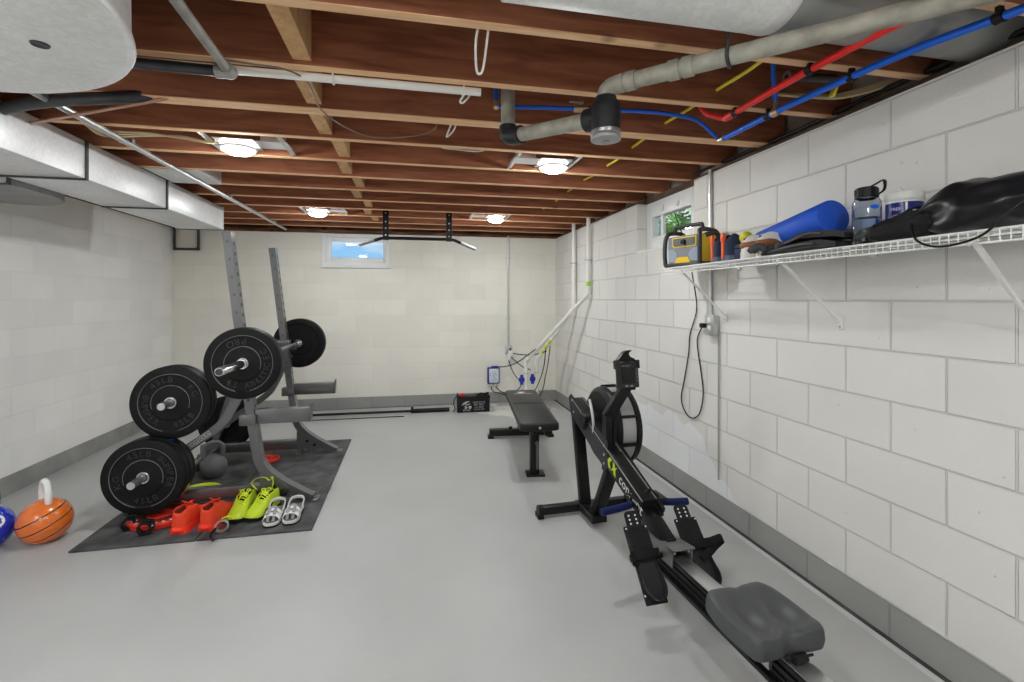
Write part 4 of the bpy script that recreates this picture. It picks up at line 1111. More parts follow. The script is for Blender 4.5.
def shoe(label, loc, rz, L, W, H, upper, lining, sole, group, sole_h=0.03, heel_flare=0.0, lace=None, logo=None, heel=None, collar_high=0.0, rot=None, rubber=None):
    """heel at local y = 0, toe at y = L"""
    r = thing('shoe', label, 'shoe', loc, rz, group)
    if rot: r.rotation_euler = rot
    st = [(0.0, 0.52, 0.82, -1), (0.05, 0.72, 0.98, 0.15), (0.14, 0.82, 1.0 + collar_high, 0.75), (0.25, 0.84, 0.97 + collar_high, 0.8), (0.36, 0.84, 0.95, 0.75), (0.44, 0.87, 0.92, 0.40), (0.54, 0.92, 0.76, 0.0), (0.64, 0.97, 0.63, -0.02), (0.76, 1.0, 0.50, -0.02), (0.87, 0.93, 0.42, -0.02), (0.95, 0.70, 0.33, -0.02), (1.0, 0.36, 0.20, -0.02)]
    b = MB(); rows = []
    for s, wf, hf, dip in st:
        w_ = W / 2 * wf; h = H * hf; y = s * L
        k = 0.10 * W * math.sin(PI * s) * 0.4
        if dip > 0:
            inn = h - dip * (H * 0.72)
            sec = [(-w_, sole_h * 0.8), (-w_ * 1.03, h * 0.45), (-w_ * 0.92, h * 0.82), (-w_ * 0.80, h), (-w_ * 0.68, h * 0.97), (-w_ * 0.62, inn), (0, inn - 0.002), (w_ * 0.62, inn), (w_ * 0.68, h * 0.97), (w_ * 0.80, h), (w_ * 0.92, h * 0.82), (w_ * 1.03, h * 0.45), (w_, sole_h * 0.8)]
        else:
            sec = [(-w_, sole_h * 0.8), (-w_ * 1.02, h * 0.5), (-w_ * 0.88, h * 0.78), (-w_ * 0.66, h * 0.91), (-w_ * 0.45, h * 0.97), (-w_ * 0.22, h), (0, h * 1.01), (w_ * 0.22, h), (w_ * 0.45, h * 0.97), (w_ * 0.66, h * 0.91), (w_ * 0.88, h * 0.78), (w_ * 1.02, h * 0.5), (w_, sole_h * 0.8)]
        rows.append([b.bm.verts.new((x + k, y, z)) for x, z in sec])
    for i in range(len(rows) - 1):
        for j in range(12):
            f = b.bm.faces.new((rows[i][j], rows[i][j + 1], rows[i + 1][j + 1], rows[i + 1][j]))
            f.material_index = 1 if (4 <= j <= 7 and 0 < st[i][3] + st[i + 1][3] and i >= 1 and i <= 4) else 0
    b.bm.faces.new(rows[0]); b.bm.faces.new(rows[-1][::-1])
    u = mk('upper', b, [upper, lining], r, sub=2, angle=180)
    b = MB(); pts = []
    for s, wf in ((0.0, 0.45), (0.03, 0.72), (0.12, 0.90), (0.3, 0.88), (0.45, 0.88), (0.6, 0.98), (0.76, 1.05), (0.88, 0.98), (0.96, 0.75), (1.01, 0.40)):
        pts.append((s, wf))
    prof = [(-wf * W / 2 + 0.04 * W * math.sin(PI * s), s * L) for s, wf in pts] + [(wf * W / 2 + 0.04 * W * math.sin(PI * s), s * L) for s, wf in reversed(pts)]
    for (x, y) in [(0, 0)]: pass
    A, B_, n_ = [], [], len(prof)
    for (x, y) in prof:
        fl = 1.0 + heel_flare * max(0, 1 - y / (0.35 * L))
        spring = 0.012 * max(0, (y / L - 0.75) / 0.25) ** 2
        A.append(b.bm.verts.new((x * fl, y - (0.10 * heel_flare * L if y < 0.1 * L else 0), spring))); B_.append(b.bm.verts.new((x * 1.0, y, sole_h + spring)))
    b.bm.faces.new(A[::-1]); b.bm.faces.new(B_)
    for i in range(n_):
        j = (i + 1) % n_; b.bm.faces.new((A[i], A[j], B_[j], B_[i]))
    mk('sole', b, sole, r, angle=50)
    if lace:
        b = MB()
        for q in range(5):
            s = 0.40 + 0.055 * q; y = s * L; h = H * (0.90 - 0.06 * q - (0.03 if q > 2 else 0)); ww = W * 0.25
            b.tube([(-ww, y, h * 0.93), (-ww * 0.4, y + 0.006, h * 1.0 + 0.006), (ww * 0.4, y - 0.004, h * 1.0 + 0.006), (ww, y, h * 0.93)], 0.0032, n=3, seg=6)
        b.tube([(0, 0.42 * L, H * 0.92), (-0.03, 0.36 * L, H * 1.07), (-0.012, 0.30 * L, H * 1.10), (0, 0.42 * L, H * 0.95), (0.03, 0.37 * L, H * 1.08), (0.016, 0.3 * L, H * 1.06), (0, 0.42 * L, H * 0.93)], 0.003, n=5, seg=6)
        mk('laces', b, lace, r)
        b = MB(); b.box((0, 0.41 * L, H * 0.93), (W * 0.40, 0.10 * L, 0.008), rot=(-0.55, 0, 0), bev=0.003)
        mk('tongue', b, upper, r)
    if heel:
        b = MB(); b.box((0, 0.000, H * 0.52), (W * 0.24, 0.014, H * 0.80), bev=0.005); b.box((0, 0.0, H * 1.0), (W * 0.30, 0.024, 0.05), bev=0.010)
        mk('heel_tab', b, heel, r)
    if logo:
        for sgn in (1, -1):
            b = MB(); x = sgn * W * 0.497
            b.poly([(x, 0.40 * L, H * 0.52), (x, 0.52 * L, H * 0.34), (x, 0.74 * L, H * 0.40), (x, 0.54 * L, H * 0.42), (x, 0.46 * L, H * 0.52)], (sgn * 0.004, 0, 0))
            mk('side_flash', b, logo, r)
    if rubber:
        b = MB(); b.box((0, 0.004, sole_h * 0.55), (W * 0.60, 0.034, sole_h * 1.0), bev=0.014, seg=4); mk('heel_bumper', b, rubber, r)
    return r
M_redshoe = mat('red_shoe_fabric', (0.80, 0.055, 0.015), 0.6, bump=0.2, bscale=300)
M_redsole = mat('red_foam', (0.88, 0.035, 0.012), 0.5)
M_limeshoe = mat('lime_shoe', (0.47, 0.60, 0.02), 0.5, bump=0.1, bscale=300)
M_dark = mat('dark_fabric', (0.010, 0.010, 0.011), 0.8, spec=0.2)
G_red, G_lime, G_sand = 'pair of red shoes', 'pair of lime shoes', 'pair of white sandals'
shoe('red running shoe with red foam sole beside the red plate, heel toward the viewer', (-1.325, 3.055, MZ), -0.10, 0.285, 0.112, 0.138, M_redshoe, mat('dark_red_lining', (0.20, 0.02, 0.01), 0.8), M_redsole, G_red, 0.034, 0.16, lace=M_redshoe, rubber=M_redsole)
shoe('red running shoe next to the lime shoes, heel toward the viewer', (-1.185, 3.065, MZ), -0.14, 0.285, 0.112, 0.138, M_redshoe, mat('dark_red_lining', (0.20, 0.02, 0.01), 0.8), M_redsole, G_red, 0.034, 0.16, lace=M_redshoe, rubber=M_redsole)
shoe('lime green shoe with smooth toe facing the viewer, beside the red pair', (-1.035, 3.385, MZ), PI - 0.08, 0.27, 0.112, 0.125, M_limeshoe, M_dark, M_dark, G_lime, 0.018, 0, lace=M_lime, logo=M_dark)
shoe('lime green shoe with smooth toe facing the viewer, beside the white sandals', (-0.885, 3.37, MZ), PI - 0.33, 0.27, 0.112, 0.125, M_limeshoe, M_dark, M_dark, G_lime, 0.018, 0, lace=M_lime, logo=M_dark)
b = MB(); b.tube([(-0.99, 3.34, 0.125), (-1.03, 3.37, 0.16), (-1.0, 3.385, 0.185), (-0.95, 3.375, 0.19), (-0.92, 3.36, 0.175), (-0.90, 3.345, 0.20), (-0.893, 3.34, 0.165), (-0.90, 3.335, 0.12)], 0.009, n=5, seg=8, flat=(0.012, 0.003, (0, -1, 0.3)))
tag(mk('loose_strap', b, M_lime, origin=(-0.97, 3.36, 0.15)), 'lime straps standing up behind the lime shoes', 'strap')
def sandal(label, loc, rz):
    r = thing('sandal', label, 'sandal', loc, rz, G_sand)
    L, W = 0.25, 0.092
    pts = [(0.0, 0.45), (0.03, 0.72), (0.12, 0.88), (0.3, 0.86), (0.45, 0.86), (0.6, 0.96), (0.76, 1.05), (0.88, 0.98), (0.96, 0.75), (1.01, 0.40)]
    prof = [(-q * W / 2, s * L, 0) for s, q in pts] + [(q * W / 2, s * L, 0) for s, q in reversed(pts)]
    b = MB(); b.poly(prof, (0, 0, 0.010)); mk('outsole', b, M_dark, r)
    b = MB(); b.poly([(x * 0.99, y * 0.99 + 0.001, 0.010) for x, y, z in prof], (0, 0, 0.016)); mk('midsole', b, mat('off_white_foam', (0.70, 0.70, 0.68), 0.6), r)
    b = MB(); b.poly([(x * 0.84, y * 0.95 + 0.006, 0.026) for x, y, z in prof], (0, 0, 0.002)); mk('footbed', b, mat('grey_footbed', (0.16, 0.16, 0.16), 0.8), r)
    M_strap = mat('white_strap', (0.74, 0.74, 0.73), 0.5); M_strapg = mat('grey_strap', (0.28, 0.27, 0.29), 0.6)
    for y0, hgt, wd in ((0.80, 0.062, 0.026), (0.66, 0.075, 0.020)):
        b = MB(); b.tube([(-W * 0.47, y0 * L, 0.014), (-W * 0.47, y0 * L, hgt * 0.6), (-W * 0.28, y0 * L, hgt * 0.92), (0, y0 * L, hgt), (W * 0.28, y0 * L, hgt * 0.92), (W * 0.47, y0 * L, hgt * 0.6), (W * 0.47, y0 * L, 0.014)], 0.01, n=4, seg=10, flat=(wd, 0.004, (0, 1, 0)))
        mk('strap', b, M_strap, r)
    for x in (-0.016, 0.016):
        b = MB(); b.tube([(x, 0.93 * L, 0.030), (x, 0.86 * L, 0.064), (x, 0.74 * L, 0.076), (x, 0.60 * L, 0.079)], 0.01, n=4, seg=10, flat=(0.004, 0.009, (0, 0, 1)))
        mk('front_band', b, M_strapg, r)
    b = MB(); b.sphere((0, 0.57 * L, 0.074), 0.02, (1, 0.7, 0.6)); mk('buckle', b, M_strapg, r)
    b = MB(); b.tube([(-W * 0.42, 0.5 * L, 0.02), (-W * 0.46, 0.30 * L, 0.05), (-W * 0.40, 0.06 * L, 0.066), (0, -0.006, 0.070), (W * 0.40, 0.06 * L, 0.066), (W * 0.46, 0.30 * L, 0.05), (W * 0.42, 0.5 * L, 0.02)], 0.01, n=5, seg=10, flat=(0.012, 0.004, (0, 0.3, 1)))
    mk('heel_strap', b, M_strap, r)
    return r
sandal('white and grey strap sandal beside the lime shoes, toe toward the viewer', (-0.838, 3.275, MZ), PI + 0.04)
sandal('white and grey strap sandal at the mat edge by the rack foot', (-0.728, 3.285, MZ), PI + 0.02)
# steel spring clip at the mat edge
r = thing('spring_clip', 'small round metal clip with a handle at the front edge of the mat', 'clip', (-1.085, 3.03, MZ), 0.3)
b = MB(); b.lathe([(0.028, -0.012), (0.036, -0.012), (0.036, 0.012), (0.028, 0.012), (0.028, -0.012)], (0, 0, 0.037), axis='Y', seg=24); mk('ring', b, M_steel, r)
b = MB(); b.tube([(-0.03, -0.01, 0.03), (-0.05, -0.045, 0.02), (-0.05, -0.075, 0.012), (-0.035, -0.09, -0.002)], 0.007, n=4); mk('handle', b, M_blackp, r)
b = MB(); b.tube([(0.0, 0.015, 0.072), (0.035, 0.02, 0.078), (0.06, 0.01, 0.06)], 0.008, n=4, flat=(0.008, 0.003, (0, 1, 0))); mk('pull_tab', b, M_lime, r)

# ------------------------------------------------------------------ flat bench
M_vinyl = mat('black_vinyl', (0.014, 0.014, 0.0145), 0.40, bump=0.06, bscale=90, spec=0.35)
r = thing('weight_bench', 'black padded flat weight bench with a printed logo on a steel frame', 'bench', (0.905, 3.37, 0), -0.113)
BT = 0.462
b = MB()
pl = rpoly([(-0.145, -0.06), (0.145, -0.06), (0.150, 1.22), (-0.150, 1.22)], 0.035)
A = [(x, y) for x, y in pl]
prof = [(0.94, BT - 0.058), (1.0, BT - 0.050), (1.0, BT - 0.014), (0.975, BT - 0.004), (0.92, BT), (0.0, BT + 0.002)]
rows = []
cy_ = 0.58
for k, z in prof:
    off = (1 - k) * 0.15
    row = []
    for x, y in A:
        if k == 0.0: continue
        row.append(b.bm.verts.new((x - math.copysign(min(off, abs(x)), x), cy_ + (y - cy_) * (1 - off / 0.64), z)))
    if row: rows.append(row)
for i in range(len(rows) - 1):
    for j in range(len(A)):
        q = (j + 1) % len(A); b.bm.faces.new((rows[i][j], rows[i][q], rows[i + 1][q], rows[i + 1][j]))
b.bm.faces.new(rows[0][::-1]); b.bm.faces.new(rows[-1])
pad = mk('pad', b, M_vinyl, r, angle=60)
b = MB(); b.tube([(-0.13, 0.60, BT - 0.0005), (-0.04, 0.612, BT + 0.001), (0.05, 0.604, BT + 0.001), (0.13, 0.615, BT - 0.0005)], 0.003, n=4)
mk('seam', b, M_blackp, pad)
FZ = BT + 0.0012
b = MB(); text_on(b, 'AMSTAFF', 0.042, 0.0004, Matrix.Translation((0.0, 1.015, FZ)), 1.0)
mk('logo_print', b, M_letter, pad, smooth=False)
b = MB(); b.poly([(-0.05, 1.045, FZ), (0.02, 1.05, FZ), (0.045, 1.075, FZ), (0.02, 1.105, FZ), (-0.03, 1.105, FZ), (-0.055, 1.08, FZ), (-0.02, 1.075, FZ)], (0, 0, 0.0006))
mk('logo_mark', b, M_letter, pad, smooth=False)
b = MB(); b.poly([(0.0, 1.055, FZ + 0.0007), (0.022, 1.052, FZ + 0.0007), (0.046, 1.077, FZ + 0.0007), (0.03, 1.098, FZ + 0.0007), (0.018, 1.078, FZ + 0.0007)], (0, 0, 0.0004))
mk('logo_accent', b, M_redp, pad, smooth=False)
b = MB(); b.bb(-0.032, 0.032, 0.10, 1.16, BT - 0.125, BT - 0.062, 0.004)
mk('spine_beam', b, M_blackm, r)
b = MB(); b.bb(-0.040, 0.028, 0.165, 0.235, 0.012, BT - 0.06, 0.004)
lg = mk('front_leg', b, M_blackm, r)
b = MB(); b.bb(0.004, 0.026, 0.155, 0.163, 0.05, 0.26, 0.003); b.tube([(0.0, 0.158, 0.245), (0.010, 0.135, 0.262), (0.018, 0.135, 0.10), (0.012, 0.158, 0.08)], 0.007, n=3)
mk('leg_handle', b, mat('grey_enamel', (0.10, 0.10, 0.105), 0.35), lg)
b = MB(); b.bb(-0.072, 0.072, 0.14, 0.26, 0.0, 0.014, 0.003)
mk('front_foot', b, M_blackm, r)
b = MB(); b.bb(-0.07, 0.07, 0.09, 0.27, BT - 0.105, BT - 0.059, 0.004); b.bb(0.07, 0.09, 0.12, 0.25, BT - 0.145, BT - 0.10, 0.003)
mk('pad_bracket', b, M_blackm, r)
b = MB(); b.cyl((0.0, -0.064, BT - 0.032), (0.0, -0.058, BT - 0.032), 0.010, seg=12)
mk('end_bolt', b, M_chrome, r)
b = MB(); b.beam((0.0, 1.20, 0.06), (0.0, 1.02, BT - 0.07), 0.06, 0.06)
mk('rear_leg', b, M_blackm, r)
b = MB(); b.bb(-0.31, 0.31, 1.165, 1.235, 0.02, 0.085, 0.004)
for x in (-0.295, 0.295): b.bb(x - 0.03, x + 0.03, 1.155, 1.245, 0.0, 0.03, 0.004)
mk('rear_foot', b, M_blackm, r)
b = MB(); b.sphere((-0.10, 1.20, 0.095), 0.020, (1, 1, 0.6)); mk('floor_bolt', b, M_blackp, r)

# ------------------------------------------------------------------ rowing machine
M_alum = mat('brushed_aluminium', (0.62, 0.62, 0.62), 0.28, 0.9)
M_grip = mat('blue_grip_foam', (0.006, 0.014, 0.085), 0.55, spec=0.3)
M_seatf = mat('grey_seat_foam', (0.072, 0.074, 0.079), 0.42, spec=0.35)
M_mesh = mat('silver_guard_mesh', (0.46, 0.46, 0.47), 0.35, 0.7)
r = thing('rowing_machine', 'black rowing machine with grey seat, blue handle and flywheel along the block wall', 'rowing machine', (1.1535, 1.25, 0), 0.05)
def P3(x, y, z): return Vector((x, y, z))
# rail
b = MB(); b.bb(-0.024, 0.024, -0.66, 0.85, 0.150, 0.236); b.bb(-0.040, 0.040, -0.66, 0.85, 0.232, 0.2475, 0.002); b.bb(-0.042, 0.042, -0.66, 0.85, 0.140, 0.156, 0.002)
for s in (-1, 1): b.bb(s * 0.024, s * 0.030, -0.66, 0.85, 0.178, 0.184); b.bb(s * 0.024, s * 0.032, -0.66, 0.85, 0.205, 0.213)
rail = mk('monorail', b, M_blackm, r)
b = MB(); b.bb(-0.036, 0.036, -0.655, 0.70, 0.2475, 0.2505, 0.001)
mk('track_strip', b, M_alum, rail)['label'] = 'shiny metal track on top of the rail'
b = MB(); b.bb(-0.036, 0.036, -0.655, -0.03, 0.2505, 0.2515); mk('track_stop', b, M_alum, rail)
# rear leg
b = MB(); b.beam((0, -0.56, 0.15), (0, -0.62, 0.045), 0.05, 0.05); b.bb(-0.17, 0.17, -0.655, -0.60, 0.012, 0.055, 0.004)
for x in (-0.16, 0.16): b.bb(x - 0.02, x + 0.02, -0.665, -0.59, 0.0, 0.03, 0.004)
mk('rear_leg', b, M_blackm, r)
# seat
b = MB()
nx, ny = 24, 20
SW, SD, SZ = 0.275, 0.255, 0.338
sx0, sy0 = -0.020, 0.117
def seat_h(u, v):     # u across -1..1, v 0 rear .. 1 front
    z = SZ
    z -= 0.026 * math.exp(-((abs(u) - 0.45) / 0.27) ** 2 - ((v - 0.42) / 0.30) ** 2)
    z -= 0.011 * math.exp(-(u / 0.20) ** 2) * (0.35 + 0.65 * max(0, 0.6 - v) / 0.6)
    z += 0.014 * max(0, v - 0.55) / 0.45 * (1 - 0.55 * abs(u)) * (1 if abs(u) > .1 else 0.8)
    z += 0.008 * max(0, 0.2 - v) / 0.2 * (1 - math.exp(-(u / 0.3) ** 2))
    z -= 0.006 * max(0, abs(u) - 0.86) / 0.14 + 0.006 * max(0, v - 0.92) / 0.08 + 0.008 * max(0, 0.06 - v) / 0.06
    return z
def seat_xy(u, v):
    wx = SW / 2 * (0.93 + 0.07 * math.sin(PI * v)) * (1 - 0.16 * max(0, v - 0.5) ** 2 * 4 * 0.4)
    y = SD * (v - 0.5)
    y -= 0.012 * (1 - abs(u)) * max(0, v - 0.7) / 0.3 * (1 if abs(u) < 0.5 else 0.6)      # front scallop
    y += 0.014 * math.exp(-(u / 0.24) ** 2) * max(0, 0.35 - v) / 0.35                      # rear notch
    e = max(abs(u) - 0.8, 0) / 0.2
    y *= 1 - 0.10 * e * e
    return sx0 + u * wx, sy0 + y
top = [[None] * (ny + 1) for _ in range(nx + 1)]
for i in range(nx + 1):
    for j in range(ny + 1):
        u, v = -1 + 2 * i / nx, j / ny
        x, y = seat_xy(u, v); top[i][j] = b.bm.verts.new((x, y, seat_h(u, v)))
for i in range(nx):
    for j in range(ny): b.bm.faces.new((top[i][j], top[i + 1][j], top[i + 1][j + 1], top[i][j + 1]))
ring = [(i, 0) for i in range(nx)] + [(nx, j) for j in range(ny)] + [(i, ny) for i in range(nx, 0, -1)] + [(0, j) for j in range(ny, 0, -1)]
prev = [top[i][j] for i, j in ring]
for dz, k in ((0.003, 1.022), (0.030, 1.04), (0.052, 1.01)):
    cur = []
    for (i, j) in ring:
        v = top[i][j].co; zb = SZ - 0.012 - dz
        cur.append(b.bm.verts.new((sx0 + (v.x - sx0) * k, sy0 + (v.y - sy0) * k, min(v.z - 0.004, zb))))
    for q in range(len(ring)):
        w_ = (q + 1) % len(ring); b.bm.faces.new((prev[q], cur[q], cur[w_], prev[w_]))
    prev = cur
b.bm.faces.new(prev)
mk('seat', b, M_seatf, r, angle=42)
b = MB(); b.bb(-0.055, 0.045, 0.04, 0.18, 0.262, 0.274, 0.003); b.bb(-0.062, -0.050, 0.04, 0.18, 0.20, 0.27); b.bb(0.042, 0.054, 0.04, 0.18, 0.20, 0.27)
ca_ = mk('seat_carriage', b, M_steel, r)
for y in (-0.015, 0.20):
    b = MB(); b.cyl((-0.022, y, 0.266), (0.022, y, 0.266), 0.0145, seg=20); b.cyl((-0.05, y, 0.268), (0.05, y, 0.268), 0.004, seg=10)
    mk('roller', b, M_blackp, ca_)
# main beam rising to the flywheel
BE0, BE1 = P3(-0.004, 0.84, 0.3564), P3(-0.004, 1.735, 0.665)
bd = (BE1 - BE0).normalized(); bn = Vector((0, -bd.z, bd.y))
b = MB(); b.beam(BE0, BE1, 0.084, 0.104, bev=0.003)
b.beam(P3(-0.004, 0.90, 0.350), P3(-0.004, 0.66, 0.240), 0.074, 0.075, bev=0.003)
beam = mk('main_beam', b, M_blackm, r)
b = MB(); b.beam(BE0 + Vector((-0.0435, 0, 0)) + bn * 0.046, BE1 + Vector((-0.0435, 0, 0)) + bn * 0.046, 0.002, 0.006); b.beam(BE0 + Vector((0.03, 0, 0)) + bn * 0.0535, BE1 + Vector((0.03, 0, 0)) + bn * 0.0535, 0.004, 0.003)
mk('edge_strip', b, M_alum, beam)
b = MB(); b.poly([P3(-0.048, 1.20, 0.42), P3(-0.048, 1.20, 0.575), P3(-0.048, 1.74, 0.735), P3(-0.048, 1.775, 0.705), P3(-0.048, 1.735, 0.605), P3(-0.048, 1.26, 0.425)], (0.006, 0, 0))
sp_ = mk('side_plate', b, mat('dark_grey_plate', (0.028, 0.028, 0.030), 0.4, spec=0.3), r)
for y, z in ((1.71, 0.70), (1.235, 0.545), (1.235, 0.495), (1.235, 0.445), (1.68, 0.63)):
    b = MB(); b.cyl((-0.053, y, z), (-0.046, y, z), 0.007, seg=10); mk('bolt', b, M_steel, sp_)
# logo on the left face of the beam, reading down the slope toward the seat
lx = -0.0468
def beam_frame(s, off=0.0):
    o = BE0 + (BE1 - BE0) * s + bn * off; o = Vector((lx, o.y, o.z))
    return frame(o, -bd, bn)
b = MB(); text_on(b, 'concept', 0.076, 0.0006, beam_frame(0.115, -0.004), 1.0)
mk('brand_print', b, M_letter, beam, smooth=False)
b = MB(); Mf = beam_frame(0.335, 0.0)
for pts in ([(-0.055, 0.036), (-0.015, 0.036), (-0.030, 0.018), (-0.047, 0.0), (-0.030, -0.018), (-0.015, -0.036), (-0.055, -0.036), (-0.082, 0.0)], [(0.0, 0.036), (0.030, 0.036), (0.042, 0.014), (0.072, 0.036), (0.052, 0.0), (0.072, -0.036), (0.038, -0.036), (0.022, -0.014), (-0.010, -0.036), (0.010, 0.0)]):
    b.poly([Mf @ Vector((x * 0.72, y * 0.85, 0)) for x, y in pts], (-0.0008, 0, 0))
mk('brand_mark', b, mat('lime_print', (0.55, 0.70, 0.03), 0.5), beam, smooth=False)
# front legs and foot
b = MB(); b.bb(-0.305, 0.305, 1.60, 1.65, 0.018, 0.066, 0.004); b.bb(-0.05, 0.05, 1.40, 1.66, 0.03, 0.068, 0.004)
ff = mk('front_foot', b, M_blackm, r)
for x in (-0.30, 0.30):
    b = MB(); b.cyl((x - 0.016, 1.61, 0.048), (x + 0.016, 1.61, 0.048), 0.034, seg=20); b.bb(x - 0.02, x + 0.02, 1.59, 1.66, 0.0, 0.03, 0.004); mk('end_roller', b, M_blackp, ff)
for p0, p1, w_ in ((P3(-0.005, 1.60, 0.06), P3(-0.005, 1.735, 0.63), 0.072), (P3(0.012, 1.46, 0.06), P3(0.0, 1.20, 0.48), 0.072)):
    b = MB(); b.beam(p0, p1, w_, 0.042, bev=0.004); mk('front_leg', b, M_blackm, r)
# flywheel: black drum with a perforated silver guard round it
FY, FZ_, FR = 1.475, 0.592, 0.232
b = MB(); b.lathe([(0.0, 0.02), (0.10, 0.02), (FR - 0.03, 0.028), (FR - 0.006, 0.045), (FR, 0.060), (FR, 0.075), (FR - 0.010, 0.078), (FR - 0.010, 0.165), (FR, 0.168), (FR, 0.185), (FR - 0.006, 0.20), (FR - 0.035, 0.215), (0.10, 0.222), (0.0, 0.222)], (0, FY, FZ_), axis='X', seg=56)
fw = mk('flywheel_housing', b, M_blackp, r, angle=30)
b = MB(); b.lathe([(FR - 0.0085, 0.080), (FR - 0.0085, 0.163)], (0, FY, FZ_), axis='X', seg=56)
mk('guard_band', b, M_mesh, fw)
b = MB()
for k in range(9):
    a = 2 * PI * k / 9 + 0.62
    b.box((0.122, FY + (FR - 0.002) * math.cos(a), FZ_ + (FR - 0.002) * math.sin(a)), (0.10, 0.022, 0.016), rot=(a, 0, 0), bev=0.003)
mk('rim_lug', b, M_blackp, fw)
b = MB(); b.lathe([(0.0, 0.222), (0.075, 0.222), (0.080, 0.232), (0.060, 0.242), (0.0, 0.242)], (0, FY, FZ_), axis='X', seg=28)
mk('damper', b, M_blackp, fw)
b = MB(); b.lathe([(0.0, -0.075), (0.045, -0.072), (0.052, -0.060), (0.052, 0.02), (0.0, 0.02)], (0, FY + 0.04, FZ_ + 0.02), axis='X', seg=24); b.cyl((-0.08, FY - 0.02, FZ_ + 0.045), (-0.02, FY - 0.02, FZ_ + 0.045), 0.024, seg=18)
mk('sprocket_hub', b, M_blackp, fw)
b = MB(); b.tube([(-0.02, FY + 0.02, FZ_ + 0.15), (-0.045, FY - 0.06, FZ_ + 0.12), (-0.05, FY - 0.10, FZ_ + 0.05), (-0.04, FY - 0.08, FZ_ - 0.02)], 0.009, n=5); mk('clear_tube', b, mat('pale_tube', (0.5, 0.5, 0.5), 0.2), fw)
# monitor arm
AX = -0.030
b = MB(); b.beam((AX, 1.245, 0.40), (AX, 1.235, 0.715), 0.034, 0.05, up=(0, 1, 0)); b.beam((AX, 1.235, 0.700), (0.082, 1.225, 0.872), 0.062, 0.040, up=(0, 1, 0), bev=0.004); b.bb(0.040, 0.135, 1.21, 1.27, 0.850, 0.885, 0.006)
b.beam((AX + 0.05, 1.25, 0.43), (AX + 0.05, 1.25, 0.70), 0.022, 0.03, up=(0, 1, 0)); b.beam((AX, 1.26, 0.70), (AX + 0.09, 1.26, 0.69), 0.03, 0.05, up=(0, 0, 1))
mk('monitor_arm', b, M_blackm, r)
b = MB(); MS = 0.87; mc = Vector((0.076, 1.205, 0.946)); Rm = Euler((-0.12, 0, 0.10)).to_matrix()
def mon(b, x0, x1, z0, z1, y0, y1, bev=0.0):
    return b.box(mc + Rm @ Vector(((x0 + x1) / 2 * MS, (y0 + y1) / 2, (z0 + z1) / 2 * MS)), ((x1 - x0) * MS, abs(y1 - y0), (z1 - z0) * MS), rot=Rm, bev=bev)
mon(b, -0.072, 0.072, -0.090, 0.072, -0.022, 0.022, 0.006)
mon(b, -0.078, -0.066, 0.03, 0.085, -0.03, 0.03, 0.003); mon(b, 0.066, 0.078, 0.03, 0.085, -0.03, 0.03, 0.003)
pm = mk('monitor', b, mat('monitor_black', (0.02, 0.021, 0.022), 0.45), r)
b = MB(); mon(b, -0.056, 0.040, -0.062, 0.034, -0.0235, -0.021); mk('screen', b, mat('blank_screen', (0.004, 0.005, 0.004), 0.08), pm)
for k, z in enumerate((0.028, 0.010, -0.008, -0.026, -0.046)):
    b = MB(); mon(b, 0.050, 0.062, z - 0.005, z + 0.005, -0.0245, -0.021, 0.001); mk('button', b, mat('grey_button', (0.13, 0.13, 0.13), 0.5), pm)
for x in (-0.024, 0.012):
    b = MB(); mon(b, x - 0.010, x + 0.010, -0.082, -0.073, -0.0245, -0.021, 0.001); mk('button', b, mat('pale_button', (0.42, 0.42, 0.40), 0.5), pm)
b = MB(); Mt = Rm.to_4x4(); Mt.translation = mc + Rm @ Vector((-0.018, -0.0232, 0.045)); text_on(b, 'concept 2', 0.015, 0.0004, Mt @ Matrix.Rotation(PI / 2, 4, 'X')); mk('monitor_print', b, mat('dim_print', (0.30, 0.30, 0.30), 0.5), pm, smooth=False)
b = MB()
pr = [(-0.078, 0.086), (-0.060, 0.098), (-0.040, 0.122), (-0.022, 0.138), (0.000, 0.146), (0.030, 0.148), (0.030, 0.142), (0.012, 0.134), (0.010, 0.118), (0.022, 0.104), (0.045, 0.094), (0.060, 0.078), (0.0, 0.072), (-0.05, 0.076)]
b.poly([mc + Rm @ Vector((x * MS, -0.02, z * MS)) for x, z in pr], Rm @ Vector((0, 0.035, 0)))
mk('phone_cradle', b, M_blackp, pm)
# chain and handle
b = MB(); b.beam((0.022, 0.90, 0.395), (0.022, FY - 0.12, 0.605), 0.012, 0.010); mk('chain', b, M_steel, r)
b = MB(); b.beam((0.048, 0.80, 0.36), (0.048, FY - 0.18, 0.555), 0.018, 0.022); mk('shock_cord', b, M_blackp, r)
hy, hz = 0.905, 0.350
hd = MB(); hd.beam((-0.085, hy + 0.006, hz + 0.002), (0.105, hy + 0.006, hz + 0.002), 0.028, 0.020, up=(0, 0, 1), bev=0.004)
hd.beam((-0.075, hy, hz), (0.02, hy + 0.085, hz + 0.045), 0.020, 0.016); hd.beam((0.095, hy, hz), (0.02, hy + 0.085, hz + 0.045), 0.020, 0.016); hd.cyl((0.0, hy + 0.08, hz + 0.045), (0.04, hy + 0.08, hz + 0.045), 0.018, seg=16)
handle = mk('handle', hd, M_blackp, r)
for s, x0, x1, dy, dz in ((-1, -0.07, -0.235, -0.030, 0.0), (1, 0.09, 0.235, -0.024, 0.0)):
    b = MB(); b.tube([(x0, hy + 0.004, hz + 0.002), (x0 + (x1 - x0) * 0.45, hy - 0.012, hz + dz * 0.35), (x1, hy + dy, hz + dz)], 0.0175, n=5, seg=16); mk('grip', b, M_grip, handle)
